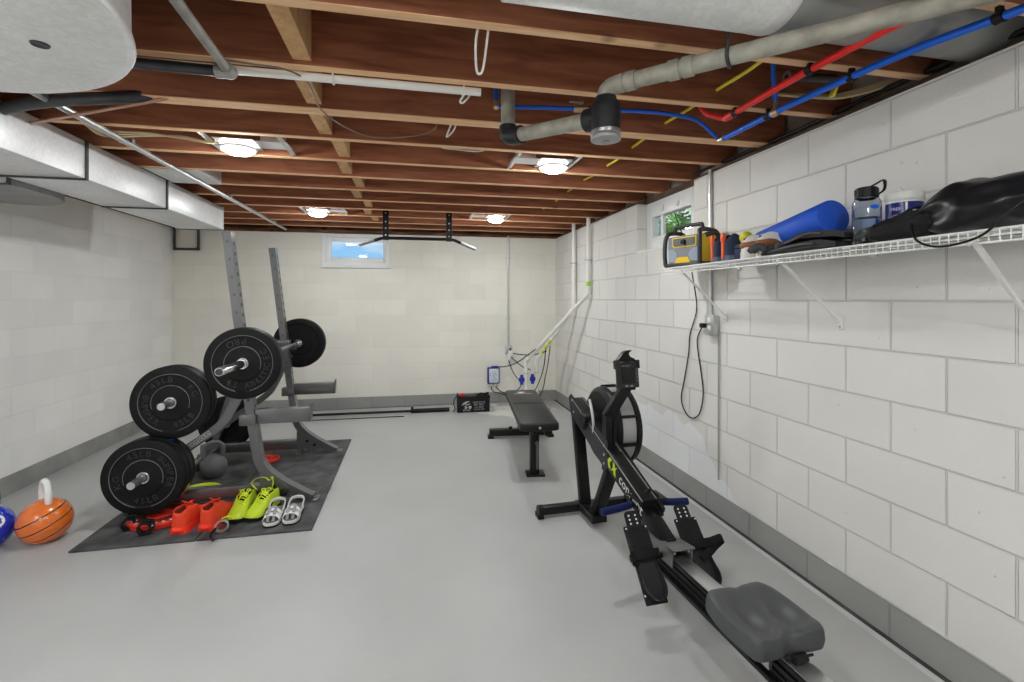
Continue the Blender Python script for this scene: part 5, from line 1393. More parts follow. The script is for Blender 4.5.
b = MB(); b.bb(-0.05, 0.09, 0.86, 0.90, 0.30, 0.36, 0.004); b.tube([(-0.02, 0.88, 0.35), (-0.03, 0.86, 0.40), (0.02, 0.88, 0.43), (0.06, 0.86, 0.40)], 0.006, n=4); b.bb(-0.06, 0.10, 0.84, 0.95, 0.385, 0.395, 0.003)
mk('handle_hook', b, M_blackp, r)
# foot stretchers
b = MB(); b.box((0.0, 0.675, 0.285), (0.105, 0.22, 0.006), rot=(-0.12, 0, 0)); b.bb(-0.05, -0.044, 0.58, 0.78, 0.22, 0.285); b.bb(0.044, 0.05, 0.58, 0.78, 0.22, 0.285)
cp = mk('foot_bracket', b, mat('grey_bracket', (0.20, 0.20, 0.20), 0.35, 0.5), r)
b = MB(); b.box((0.0, 0.672, 0.2895), (0.05, 0.035, 0.004), rot=(-0.12, 0, 0), bev=0.008); mk('bracket_slot', b, M_blackp, cp)
for x in (-0.035, 0.035):
    b = MB(); b.cyl((x, 0.585, 0.276), (x, 0.585, 0.284), 0.006, seg=10); mk('screw', b, M_steel, cp)
b = MB(); b.cyl((-0.20, 0.66, 0.235), (0.20, 0.66, 0.235), 0.012, seg=14); mk('cross_tube', b, M_blackm, r)
M_boot = mat('boot_plastic', (0.011, 0.011, 0.012), 0.5, spec=0.3)
for s, xc, toe, heel in ((-1, -0.150, P3(0, 0.715, 0.352), P3(0, 0.525, 0.118)), (1, 0.125, P3(0, 0.745, 0.340), P3(0, 0.545, 0.118))):
    fd = (heel - toe).normalized(); fn = Vector((0, -fd.z, fd.y)); fn = -fn if fn.z < 0 else fn
    FL = (heel - toe).length
    # local frame of the footboard: x across, y from heel to toe, z out of the board
    Mb = frame(heel + P3(xc, 0, 0), (1, 0, 0), -fd)
    def bx(b, x0, x1, y0, y1, z0, z1, bev=0.0, rx=0):
        c = Mb @ Vector(((x0 + x1) / 2, (y0 + y1) / 2, (z0 + z1) / 2))
        return b.box(c, (x1 - x0, y1 - y0, z1 - z0), rot=Mb.to_3x3() @ Euler((rx, 0, 0)).to_matrix(), bev=bev)
    def mp(p): return Mb @ Vector(p)
    b = MB(); bx(b, -0.056, 0.056, FL * 0.52, FL, -0.010, 0.004, 0.004); bx(b, -0.050, 0.050, 0.0, FL * 0.56, -0.012, -0.002, 0.004)
    fb = mk('footboard', b, M_boot, r)
    b = MB()
    for k in range(9): bx(b, -0.044, 0.044, FL * (0.70 + 0.031 * k), FL * (0.70 + 0.031 * k) + 0.005, 0.004, 0.0065)
    mk('tread_ribs', b, M_boot, fb)
    b = MB(); pts = rpoly([(-0.036, FL * 0.95), (0.036, FL * 0.95), (0.036, FL + 0.062), (-0.036, FL + 0.062)], 0.022)
    b.poly([mp((x, y, -0.006)) for x, y in pts], Mb.to_3x3() @ Vector((0, 0, 0.005)))
    tb = mk('adjustment_tab', b, M_boot, fb)
    for q in range(3):
        for x in (-0.016, 0.016):
            b = MB(); b.cyl(mp((x, FL + 0.008 + 0.017 * q, -0.002)), mp((x, FL + 0.008 + 0.017 * q, 0.0005)), 0.0045, seg=10); mk('eyelet', b, M_letter, tb)
    for x in (-0.048, 0.048):
        for yk in (0.035, FL * 0.64, FL * 0.965):
            b = MB(); b.cyl(mp((x, yk, 0.0)), mp((x, yk, 0.006)), 0.0035, seg=8); mk('rivet', b, M_letter, fb)
    # heel cup: flexible shoe sole with raised rim round the heel
    b = MB(); rim = []
    for k in range(15):
        a = PI + PI * k / 14
        rim.append((0.044 * math.cos(a), 0.070 + 0.060 * math.sin(a)))
    rim = [(-0.040, FL * 0.56)] + rim + [(0.040, FL * 0.56)]
    n_ = len(rim); A_, B2, C_, D_ = [], [], [], []
    for (x, y) in rim:
        t_ = max(0, 1 - y / 0.16); hgt = 0.010 + 0.036 * t_
        A_.append(b.bm.verts.new(mp((x, y, 0.0)))); B2.append(b.bm.verts.new(mp((x * 1.12, y - 0.004 * t_, hgt)))); C_.append(b.bm.verts.new(mp((x * 1.04, y + 0.002, hgt)))); D_.append(b.bm.verts.new(mp((x * 0.92, y + 0.005, 0.004))))
    for q in range(n_ - 1):
        for L1, L2 in ((A_, B2), (B2, C_), (C_, D_)): b.bm.faces.new((L1[q], L1[q + 1], L2[q + 1], L2[q]))
    b.bm.faces.new(D_)
    mk('heel_cup', b, mat('soft_boot_rubber', (0.020, 0.021, 0.024), 0.38, spec=0.35), fb)
    b = MB(); b.tube([mp((-0.060, FL * 0.60, 0.0)), mp((-0.062, FL * 0.60, 0.030)), mp((-0.03, FL * 0.58, 0.052)), mp((0.02, FL * 0.585, 0.056)), mp((0.058, FL * 0.60, 0.034)), mp((0.060, FL * 0.60, 0.0))], 0.01, n=5, seg=10, flat=(0.017, 0.0025, Mb.to_3x3() @ Vector((0, 1, 0.15))))
    st_ = mk('strap', b, M_dark, fb)
    b = MB()
    if s > 0:
        b.tube([mp((0.056, FL * 0.60, 0.028)), mp((0.082, FL * 0.61, 0.046)), mp((0.110, FL * 0.62, 0.050)), mp((0.122, FL * 0.61, 0.036)), mp((0.108, FL * 0.585, 0.024)), mp((0.078, FL * 0.54, 0.024)), mp((0.040, FL * 0.47, 0.022)), mp((0.0, FL * 0.40, 0.012))], 0.01, n=6, seg=10, flat=(0.017, 0.0028, Mb.to_3x3() @ Vector((0, 1, 0))))
    else:
        b.tube([mp((-0.055, FL * 0.60, 0.030)), mp((-0.070, FL * 0.57, 0.034)), mp((-0.066, FL * 0.53, 0.024)), mp((-0.04, FL * 0.52, 0.02))], 0.01, n=5, seg=10, flat=(0.017, 0.0025, Mb.to_3x3() @ Vector((0, 1, 0.2))))
    mk('strap_end', b, M_dark, st_)

# ------------------------------------------------------------------ battery and sump gear at the end wall
r = thing('sump_battery', 'black backup battery with white print and a red terminal cap by the end wall', 'battery', (0.715, 5.74, 0), -0.02)
b = MB(); b.bb(-0.195, 0.195, -0.075, 0.075, 0, 0.175, 0.006); b.bb(-0.200, 0.200, -0.080, 0.080, 0.165, 0.192, 0.005)
mk('case', b, M_blackp, r)
b = MB(); b.bb(-0.195, -0.18, -0.06, 0.06, 0.190, 0.215, 0.003); b.bb(0.03, 0.19, -0.05, 0.05, 0.190, 0.205, 0.004)
b.tube([(0.06, -0.02, 0.20), (0.09, -0.05, 0.222), (0.14, -0.06, 0.215), (0.185, -0.03, 0.222), (0.16, 0.02, 0.21)], 0.009, n=5)
mk('terminal_strip', b, M_blackp, r)
b = MB(); b.box((-0.135, -0.035, 0.208), (0.06, 0.045, 0.034), bev=0.008); mk('terminal_cap', b, M_redp, r)
b = MB(); y = -0.0765
def flat(b, pts): b.poly([(x, y, z) for x, z in pts], (0, 0.0012, 0))
flat(b, [(-0.145, 0.085), (-0.125, 0.118), (-0.085, 0.135), (-0.045, 0.135), (-0.075, 0.118), (-0.105, 0.100)])
flat(b, [(-0.105, 0.088), (-0.06, 0.090), (-0.035, 0.112), (-0.06, 0.103), (-0.10, 0.096)])
flat(b, [(-0.115, 0.072), (-0.09, 0.080), (-0.075, 0.060), (-0.09, 0.045), (-0.115, 0.038), (-0.10, 0.058)])
b.lathe([(0.0, -0.0012), (0.019, -0.0012), (0.019, 0.0)], (-0.045, -0.0753, 0.062), axis='Y', seg=16)
mk('emblem', b, mat('grey_print', (0.45, 0.45, 0.45), 0.5), r, smooth=False)
b = MB()
text_on(b, 'RITAR', 0.034, 0.0004, frame((-0.085, -0.0757, 0.026), (1, 0, 0), (0, 0, 1)))
for i, (s, z, sz) in enumerate((('DEEP CYCLE', 0.118, 0.026), ('BATTERY', 0.090, 0.030), ('12V 100AH', 0.060, 0.024), ('SEALED AGM', 0.034, 0.022))):
    text_on(b, s, sz, 0.0004, frame((0.065, -0.0757, z), (1, 0, 0), (0, 0, 1)))
mk('case_print', b, mat('grey_print', (0.45, 0.45, 0.45), 0.5), r, smooth=False)
b = MB(); b.tube([(-0.19, -0.02, 0.20), (-0.225, -0.03, 0.16), (-0.235, -0.02, 0.10), (-0.22, -0.03, 0.04), (-0.24, -0.01, 0.004)], 0.006, n=5); mk('lead', b, M_cord, r)

r = thing('pump_controller', 'small blue and white pump control box on the end wall above the battery', 'control box', (1.03, yb(1.03), 0.36))
Y0 = yb(1.03)
b = MB(); b.bb(0.950, 1.110, Y0 - 0.055, Y0, 0.255, 0.470, 0.012); b.box((1.045, Y0 - 0.04, 0.475), (0.09, 0.04, 0.022), bev=0.006); mk('case', b, mat('deep_blue_plastic', (0.012, 0.018, 0.26), 0.35), r, world=True)
b = MB(); b.bb(0.968, 1.096, Y0 - 0.0575, Y0 - 0.052, 0.270, 0.452, 0.004); fp = mk('front_label', b, mat('pale_blue_label', (0.66, 0.73, 0.80), 0.4), r, world=True)
b = MB()
for k in range(6): b.bb(1.01, 1.075 - 0.01 * (k % 3), Y0 - 0.0585, Y0 - 0.0575, 0.30 + 0.022 * k, 0.306 + 0.022 * k)
for z in (0.36, 0.385): b.bb(0.98, 0.992, Y0 - 0.0585, Y0 - 0.0575, z, z + 0.012)
mk('label_print', b, mat('dim_print', (0.3, 0.3, 0.3), 0.5), fp, world=True)
for x in (1.0, 1.055):
    b = MB(); b.cyl((x, Y0 - 0.03, 0.226), (x, Y0 - 0.03, 0.256), 0.017, seg=14); mk('cable_gland', b, M_white, r, world=True)

r = thing('end_wall_outlet', 'grey conduit and outlet box with plugged adapters on the end wall', 'outlet', (1.235, yb(1.235), 0.70))
Y0 = yb(1.235)
b = MB(); b.cyl((1.23, Y0 - 0.022, 0.74), (1.23, Y0 - 0.022, 2.19), 0.0115, seg=14); mk('conduit_tube', b, M_emt, r, world=True)
for z in (1.10, 1.9):
    b = MB(); b.bb(1.20, 1.262, Y0 - 0.004, Y0, z - 0.008, z + 0.008); b.bb(1.215, 1.245, Y0 - 0.036, Y0 - 0.004, z - 0.008, z + 0.008, 0.004); mk('strap', b, M_emt, r, world=True)
b = MB(); b.bb(1.188, 1.278, Y0 - 0.05, Y0, 0.645, 0.745, 0.006); mk('box', b, M_steel, r, world=True)
b = MB(); b.bb(1.222, 1.282, Y0 - 0.09, Y0 - 0.05, 0.615, 0.685, 0.006); b.bb(1.205, 1.255, Y0 - 0.085, Y0 - 0.05, 0.56, 0.635, 0.006); mk('plug_adapter', b, M_white, r, world=True)
b = MB(); b.bb(1.24, 1.258, Y0 - 0.06, Y0 - 0.05, 0.69, 0.715); mk('socket', b, M_blackp, r, world=True)

# sump discharge pipes
M_blueclamp = mat('blue_valve', (0.012, 0.03, 0.40), 0.35)
M_lab = mat('yellow_label', (0.72, 0.72, 0.05), 0.5)
def sump_pipe(label, base, bend, wy, wz, yellow):
    r = thing('sump_pipe', label, 'pipe', (base[0], base[1], 0), 0, 'white sump discharge pipes')
    bx, by = base
    R = 0.0225
    b = MB(); b.cyl((bx, by, 0.0), (bx, by, bend - 0.03), R, seg=18); mk('riser', b, M_pvc, r, world=True)
    wx = XR - 0.040
    e0 = Vector((bx, by, bend)); e1 = Vector((wx, wy, wz)); d = (e1 - e0).normalized()
    b = MB(); b.tube([(bx, by, bend - 0.07), (bx, by, bend - 0.02), e0 + d * 0.02, e0 + d * 0.08], 0.028, n=4, seg=18); mk('elbow', b, M_pvc, r, world=True)
    b = MB(); b.cyl(e0 + d * 0.03, e1 - d * 0.02, R, seg=18); mk('sloping_run', b, M_pvc, r, world=True)
    b = MB(); b.tube([e1 - d * 0.07, e1 - d * 0.015, e1 + Vector((0, 0, 0.02)), e1 + Vector((0, 0, 0.075))], 0.028, n=4, seg=18); mk('elbow', b, M_pvc, r, world=True)
    b = MB(); b.cyl(e1 + Vector((0, 0, 0.03)), (wx, wy, 2.44), R, seg=18); mk('upper_riser', b, M_pvc, r, world=True)
    b = MB(); b.cyl((bx, by, bend - 0.17), (bx, by, bend - 0.12), 0.027, seg=18); mk('coupling', b, M_pvc, r, world=True)
    b = MB(); b.cyl((bx, by, 0.17), (bx, by, 0.26), 0.027, seg=18); mk('coupling', b, M_pvc, r, world=True)
    b = MB(); b.cyl((bx, by, bend - 0.150), (bx, by, bend - 0.142), 0.029, seg=18); mk('hose_clamp', b, M_steel, r, world=True)
    b = MB(); s = -1 if yellow == 0 else -1
    b.cyl((bx + s * 0.055, by - 0.01, 0.30), (bx + s * 0.055, by - 0.01, 0.42), 0.020, seg=14); b.cyl((bx + s * 0.055, by - 0.01, 0.335), (bx + s * 0.055, by - 0.01, 0.385), 0.034, seg=14); b.cyl((bx + s * 0.05, by - 0.005, 0.36), (bx, by, 0.36), 0.014)
    mk('float_switch', b, M_blueclamp, r, world=True)
    for z in (1.78,):
        b = MB(); b.bb(wx - 0.05, wx + 0.05, wy - 0.004, wy + 0.004, z - 0.007, z + 0.007); b.cyl((wx, wy, z - 0.009), (wx, wy, z + 0.009), R + 0.004); mk('strap', b, M_steel, r, world=True)
    if yellow:
        for k in range(3):
            b = MB(); o = e0 + d * (0.14 + 0.085 * k); b.cyl(o, o + d * 0.055, R + 0.0012, seg=18); mk('pipe_label', b, M_lab, r, world=True)
    else:
        b = MB(); b.cyl((wx, wy, 1.50), (wx, wy, 1.545), R + 0.0012, seg=18); mk('pipe_label', b, mat('green_label', (0.30, 0.72, 0.02), 0.5), r, world=True)
    return r
sump_pipe('white sump discharge pipe with a green label, climbing the wall nearer the window', (1.375, 5.74), 0.585, 4.81, 1.42, 0)
sump_pipe('white sump discharge pipe with yellow labels, climbing the wall in the far corner', (1.520, 5.77), 0.585, 5.285, 1.255, 1)
Yw = yb(1.2)
for pts, lab, rad in (
    ([(1.08, Yw - 0.03, 0.472), (1.18, Yw - 0.06, 0.478), (1.30, Yw - 0.2, 0.54), (1.40, 5.62, 0.70), (1.50, 5.5, 0.80)], 'black cable from the blue control box sweeping up to the white pipes', 0.006),
    ([(1.25, Yw - 0.07, 0.66), (1.35, Yw - 0.13, 0.64), (1.5, 5.85, 0.65), (1.60, 5.60, 0.72)], 'black cable from the outlet top drooping toward the upper pipe', 0.006),
    ([(1.26, Yw - 0.07, 0.60), (1.32, Yw - 0.13, 0.54), (1.38, 5.88, 0.49), (1.45, 5.80, 0.47)], 'black cable from the lower adapter crossing behind the white pipes', 0.006),
    ([(1.22, Yw - 0.07, 0.57), (1.27, Yw - 0.12, 0.42), (1.31, 5.88, 0.34), (1.32, 5.75, 0.355)], 'black cable dropping from the adapter to the first blue float switch', 0.006),
    ([(1.0, Yw - 0.03, 0.23), (1.02, Yw - 0.06, 0.16), (1.15, Yw - 0.1, 0.12), (1.24, 5.98, 0.06), (1.26, 5.9, 0.01)], 'black cable looping from the control box to the floor', 0.006),
    ([(1.055, Yw - 0.03, 0.23), (1.10, Yw - 0.06, 0.17), (1.22, 5.95, 0.13), (1.30, 5.8, 0.24), (1.32, 5.74, 0.31)], 'black cable looping from the control box to the blue float switch', 0.006),
    ([(1.57, 5.52, 0.76), (1.54, 5.50, 0.55), (1.49, 5.55, 0.35), (1.40, 5.62, 0.12), (1.38, 5.64, 0.01)], 'black cable hanging from the labelled pipe behind the bench, first of two', 0.006),
    ([(1.62, 5.50, 0.80), (1.60, 5.52, 0.60), (1.585, 5.6, 0.40), (1.57, 5.68, 0.22), (1.50, 5.78, 0.03)], 'black cable hanging from the labelled pipe nearest the corner', 0.006)):
    b = MB(); b.tube(pts, rad, n=6, seg=8)
    tag(mk('sump_cable', b, M_cord, origin=pts[0]), lab, 'cable')
# lid over the sump pit
r = thing('sump_cover', 'pale round sump pit cover on the floor in the far corner', 'sump cover', (1.45, 5.76, 0))
b = MB(); b.lathe([(0.0, 0.012), (0.22, 0.012), (0.235, 0.008), (0.24, 0.0)], seg=36); mk('cover', b, mat('pale_lid', (0.45, 0.45, 0.44), 0.6), r)
b = MB(); b.lathe([(0.030, 0.012), (0.040, 0.012), (0.040, 0.02), (0.030, 0.02)], (-0.075, -0.02, 0), seg=20); b.lathe([(0.030, 0.012), (0.040, 0.012), (0.040, 0.02), (0.030, 0.02)], (0.07, 0.01, 0), seg=20); mk('pipe_grommet', b, M_blackp, r)

# ------------------------------------------------------------------ conduit, outlet and cord on the right wall
r = thing('wall_outlet', 'metal outlet box under a vertical conduit on the block wall below the shelf', 'outlet', (XR, 2.67, 1.2))
b = MB(); b.cyl((XR - 0.016, 2.715, 1.265), (XR - 0.016, 2.715, 2.19), 0.0125, seg=14); b.cyl((XR - 0.016, 2.715, 1.255), (XR - 0.016, 2.715, 1.275), 0.017, seg=14); mk('conduit_tube', b, M_emt, r, world=True)
b = MB(); b.bb(XR - 0.045, XR, 2.640, 2.725, 1.135, 1.255, 0.005); mk('box', b, M_steel, r, world=True)
b = MB(); b.bb(XR - 0.049, XR - 0.045, 2.636, 2.729, 1.130, 1.260, 0.002); cvp = mk('cover_plate', b, M_emt, r, world=True)
for z in (1.165, 1.215):
    b = MB(); b.bb(XR - 0.051, XR - 0.048, 2.665, 2.695, z, z + 0.03, 0.002); mk('socket', b, M_white, cvp, world=True)
b = MB(); b.cyl((XR - 0.010, 2.64, 0.23), (XR - 0.010, 2.64, 1.14), 0.005, seg=10); 
mk('bare_wire', b, mat('grey_wire', (0.35, 0.35, 0.34), 0.5), r, world=True)
pts = [(XR - 0.08, 2.84, 1.60), (XR - 0.05, 2.855, 1.50), (XR - 0.012, 2.87, 1.30), (XR - 0.010, 2.95, 1.12), (XR - 0.010, 2.97, 0.98), (XR - 0.010, 3.02, 0.80), (XR - 0.010, 3.06, 0.66), (XR - 0.010, 3.02, 0.575), (XR - 0.010, 2.93, 0.545), (XR - 0.010, 2.84, 0.60), (XR - 0.010, 2.80, 0.74), (XR - 0.010, 2.83, 0.90), (XR - 0.010, 2.86, 1.02), (XR - 0.012, 2.86, 1.10), (XR - 0.02, 2.80, 1.175), (XR - 0.055, 2.74, 1.19)]
b = MB(); b.tube(pts, 0.0042, n=6, seg=8)
r2 = mk('radio_cord', b, M_cord, origin=(XR, 2.9, 1.0)); tag(r2, 'black power cord hanging in a long loop from the radio to the wall outlet', 'cord')
b = MB(); b.box((XR - 0.062, 2.725, 1.192), (0.03, 0.045, 0.03), bev=0.006); mk('plug', b, M_blackp, r2, world=True)
for k, (y, z) in enumerate(((2.42, 1.37), (1.30, 1.315))):
    pass

# ------------------------------------------------------------------ wire shelf and what stands on it
SX0, SX1, SY0, SY1, SZT = 1.580, XR - 0.012, 0.62, 2.815, 1.563
M_wire = mat('white_coated_wire', (0.84, 0.84, 0.82), 0.35)
r = thing('wire_shelf', 'long white wire shelf on diagonal brackets along the block wall', 'shelf', (1.73, 1.7, SZT))
b = MB(); ny_ = int((SY1 - SY0) / 0.0254)
for k in range(ny_ + 1):
    y = SY0 + k * 0.0254
    b.tube([(SX1, y, SZT - 0.0045), (SX0 + 0.004, y, SZT - 0.0045), (SX0, y, SZT - 0.008), (SX0, y, SZT - 0.042)], 0.0019, seg=6)
mk('cross_wires', b, M_wire, r, world=True)
b = MB()
for x, z, rr in ((SX0, SZT - 0.0065, 0.0034), (SX0, SZT - 0.042, 0.0034), (SX0 + 0.10, SZT - 0.0095, 0.0034), (SX0 + 0.20, SZT - 0.0095, 0.0034), (SX1, SZT - 0.0065, 0.0034), (SX0, SZT - 0.024, 0.0018)):
    b.cyl((x, SY0, z), (x, SY1, z), rr, seg=8)
mk('rails', b, M_wire, r, world=True)
for y, yw in ((2.60, 2.575), (1.81, 1.775), (1.07, 1.085)):
    b = MB(); b.beam((SX0 + 0.004, y, SZT - 0.030), (XR - 0.008, yw, 1.255), 0.004, 0.014, up=(0, 1, 0)); b.beam((SX0 + 0.006, y - 0.006, SZT - 0.030), (XR - 0.010, yw - 0.006, 1.255), 0.012, 0.003, up=(0, 1, 0))
    b.bb(XR - 0.012, XR, yw - 0.012, yw + 0.012, 1.225, 1.285, 0.003); b.tube([(SX0 + 0.004, y, SZT - 0.035), (SX0 - 0.006, y, SZT - 0.048), (SX0 - 0.006, y, SZT - 0.03)], 0.003, n=2)
    q = mk('bracket', b, M_wire, r, world=True)
    b = MB(); b.cyl((XR - 0.016, yw, 1.238), (XR - 0.011, yw, 1.238), 0.005, seg=8); mk('screw', b, M_steel, q, world=True)
for y in (2.45, 1.62, 1.10):
    b = MB(); b.bb(XR - 0.014, XR, y - 0.010, y + 0.010, SZT - 0.028, SZT - 0.002, 0.003); mk('wall_clip', b, M_wire, r, world=True)

# jobsite radio
M_yel = mat('radio_yellow', (0.78, 0.50, 0.02), 0.4)
M_rblk = mat('radio_black', (0.03, 0.031, 0.034), 0.45)
M_rgry = mat('radio_grey', (0.20, 0.21, 0.23), 0.45)
r = thing('jobsite_radio', 'yellow and black rugged jobsite radio at the far end of the wire shelf', 'radio', (1.735, 2.715, SZT), 0)
r.rotation_euler = (0, 0, -PI / 2 + 0.29)
# local: front faces -y, x runs along the front
b = MB(); b.bb(-0.125, 0.125, -0.070, 0.085, 0.014, 0.20, 0.012); mk('body', b, M_yel, r)
b = MB()
for s in (-1, 1):
    b.tube([(s * 0.135, -0.088, 0.015), (s * 0.138, -0.092, 0.10), (s * 0.134, -0.086, 0.19), (s * 0.12, -0.06, 0.222), (s * 0.12, 0.05, 0.225), (s * 0.13, 0.09, 0.18), (s * 0.132, 0.095, 0.015)], 0.0135, n=5, seg=10)
    b.tube([(s * 0.135, -0.088, 0.015), (s * 0.132, 0.095, 0.015)], 0.0135, seg=10)
b.cyl((-0.135, -0.088, 0.014), (0.135, -0.088, 0.014), 0.012); b.cyl((-0.135, 0.095, 0.014), (0.135, 0.095, 0.014), 0.012)
mk('roll_cage', b, M_rblk, r)
b = MB(); b.tube([(-0.112, -0.03, 0.215), (-0.105, -0.03, 0.252), (-0.085, -0.03, 0.262), (0.085, -0.03, 0.262), (0.105, -0.03, 0.252), (0.112, -0.03, 0.215)], 0.0125, n=3, seg=10); mk('handle', b, M_rblk, r)
b = MB(); b.poly([(x, -0.078, z) for x, z in [(-0.12, 0.03), (0.12, 0.03), (0.12, 0.195), (-0.12, 0.195)]], (0, 0.010, 0)); fp = mk('front_panel', b, M_rgry, r)
b = MB(); b.poly([(x, -0.082, z) for x, z in [(-0.075, 0.125), (0.095, 0.125), (0.105, 0.14), (0.105, 0.188), (-0.085, 0.188), (-0.085, 0.14)]], (0, 0.005, 0)); mk('display_bezel', b, M_yel, fp)
b = MB(); b.poly([(x, -0.0845, z) for x, z in [(-0.068, 0.132), (0.088, 0.132), (0.096, 0.142), (0.096, 0.181), (-0.076, 0.181), (-0.076, 0.142)]], (0, 0.004, 0)); mk('display', b, mat('radio_display', (0.13, 0.15, 0.14), 0.2), fp)
b = MB()
for k in range(3):
    b.bb(-0.07 + 0.022 * k, -0.058 + 0.022 * k, -0.0865, -0.0845, 0.142, 0.172, 0.001)
mk('button_bars', b, mat('grey_button', (0.13, 0.13, 0.13), 0.5), fp)
b = MB(); b.lathe([(0.0, -0.016), (0.015, -0.015), (0.017, 0.0)], (0.012, -0.083, 0.155), axis='Y', seg=20); mk('dial', b, M_blackp, fp)
for s in (-1, 1):
    b = MB(); b.poly([(s * x, -0.081, z) for x, z in [(0.045, 0.035), (0.115, 0.035), (0.115, 0.115), (0.075, 0.115), (0.045, 0.085)]], (0, 0.005, 0)); mk('speaker_grille', b, mat('grille_grey', (0.26, 0.31, 0.38), 0.5), fp)
b = MB(); b.poly([(x, -0.086, z) for x, z in [(-0.065, 0.022), (0.065, 0.022), (0.042, 0.062), (-0.042, 0.062)]], (0, 0.012, 0)); mk('latch', b, M_yel, r)
b = MB(); b.cyl((-0.09, 0.02, 0.21), (-0.165, 0.03, 0.37), 0.0038, seg=8); mk('antenna', b, M_blackp, r)
b = MB(); b.tube([(0.118, -0.02, 0.19), (0.120, 0.06, 0.21), (0.122, 0.11, 0.17), (0.122, 0.12, 0.05)], 0.016, n=4); mk('side_guard', b, M_rblk, r)

# navy shoes with orange heels, white and brown shoes
M_navy = mat('navy_fabric', (0.018, 0.030, 0.075), 0.7)
M_orng = mat('bright_orange', (0.86, 0.12, 0.03), 0.5)
shoe('navy shoe with a bright orange heel tab on the shelf, next to the radio', (1.625, 2.345, SZT), -PI / 2 - 0.25, 0.25, 0.095, 0.125, M_navy, M_dark, mat('slate_sole', (0.10, 0.13, 0.19), 0.6), 'navy shoes on the shelf', 0.03, 0, heel=M_orng, collar_high=0.22)
shoe('navy shoe with an orange heel tab on the shelf, beside the white and brown shoes', (1.620, 2.245, SZT), -PI / 2 - 0.15, 0.25, 0.095, 0.125, M_navy, M_dark, mat('slate_sole', (0.10, 0.13, 0.19), 0.6), 'navy shoes on the shelf', 0.03, 0, heel=M_orng, collar_high=0.22)
r = thing('yellow_ball', 'small yellow ball resting on a navy pouch on the shelf', 'ball', (1.69, 2.155, SZT + 0.087))
b = MB(); b.sphere((0, 0, 0.030), 0.033); mk('ball', b, mat('ball_yellow', (0.66, 0.62, 0.02), 0.6, bump=0.2, bscale=200), r)
r = thing('pouch', 'small navy pouch on the shelf under the yellow ball', 'pouch', (1.69, 2.155, SZT))
b = MB(); b.box((0.0, 0.0, 0.042), (0.09, 0.085, 0.084), bev=0.015); mk('body', b, M_navy, r)
b = MB(); b.tube([(-0.046, -0.03, 0.062), (-0.047, 0.0, 0.060), (-0.046, 0.03, 0.062)], 0.003, n=3); mk('zip_edge', b, M_dark, r)
M_brown = mat('brown_leather', (0.30, 0.10, 0.035), 0.5)
M_wht = mat('white_leather', (0.74, 0.72, 0.68), 0.5)
for i, (y, lab) in enumerate(((2.085, 'white shoe with a brown heel on the shelf, closer to the navy shoes'), (1.975, 'white shoe with a brown heel on the shelf, in front of the blue roller'))):
    s_ = shoe(lab, (1.612, y, SZT), -PI / 2 - 0.30, 0.27, 0.10, 0.11, M_wht, M_dark, M_wht, 'white and brown shoes on the shelf', 0.034, 0, collar_high=0.10)
    b = MB(); b.sphere((0, 0.048, 0.066), 1.0, (0.052, 0.058, 0.028), seg=28, rings=14); mk('heel_patch', b, M_brown, s_, angle=180)
# grey gloves
M_glove = mat('charcoal_glove', (0.060, 0.062, 0.068), 0.8, var=0.3, vscale=20)
def glove(label, loc, rz, sd):
    r = thing('glove', label, 'glove', loc, rz, 'grey work gloves on the shelf')
    b = MB(); b.blob((0, 0, 0.028), (0.046, 0.060, 0.022), seed=sd, amp=0.25, freq=1.6, flat=-0.02, seg=20, rings=12)
    mk('palm', b, M_glove, r, angle=180)
    for k in range(4):
        x = -0.036 + 0.024 * k; L = (0.062, 0.075, 0.07, 0.055)[k]
        b = MB(); b.tube([(x, 0.035, 0.03), (x * 1.1, 0.035 + L * 0.5, 0.042 + 0.006 * (k % 2)), (x * 1.15, 0.035 + L, 0.02)], [0.014] * 5 + [0.0135] * 3 + [0.009] * 3, n=4, seg=10); mk('finger', b, M_glove, r)
    b = MB(); b.tube([(0.035, -0.015, 0.03), (0.065, 0.01, 0.036), (0.07, 0.045, 0.022)], 0.0135, n=4, seg=10); mk('thumb', b, M_glove, r)
    b = MB(); b.lathe([(0.030, 0.0), (0.036, 0.0), (0.038, 0.05), (0.032, 0.05)], (0, -0.09, 0.028), axis='Y', seg=16); b.bm.verts.ensure_lookup_table()
    for v in b.bm.verts: v.co.z = 0.026 + (v.co.z - 0.028) * 0.55
    mk('cuff', b, M_glove, r)
    return r
glove('crumpled grey glove on the shelf between the white shoes and the black pads', (1.64, 1.90, SZT), 0.9, 3)
glove('crumpled grey glove leaning behind the other grey glove on the shelf', (1.70, 1.86, SZT), 2.2, 5)

# blue foam roller
r = thing('foam_roller', 'bright blue foam roller lying on the wire shelf', 'foam roller', (1.735, 1.90, SZT + 0.115))
RA, RB = Vector((1.775, 2.125, SZT + 0.079)), Vector((1.712, 1.655, SZT + 0.141))
b = MB(); d = (RB - RA).normalized()
b.tube([RA, RA + d * 0.004, RB - d * 0.004, RB], [0.068, 0.0725, 0.0725, 0.068], seg=36)
mk('roller_body', b, mat('blue_foam', (0.010, 0.095, 0.62), 0.6, bump=0.15, bscale=160), r, world=True, angle=50)
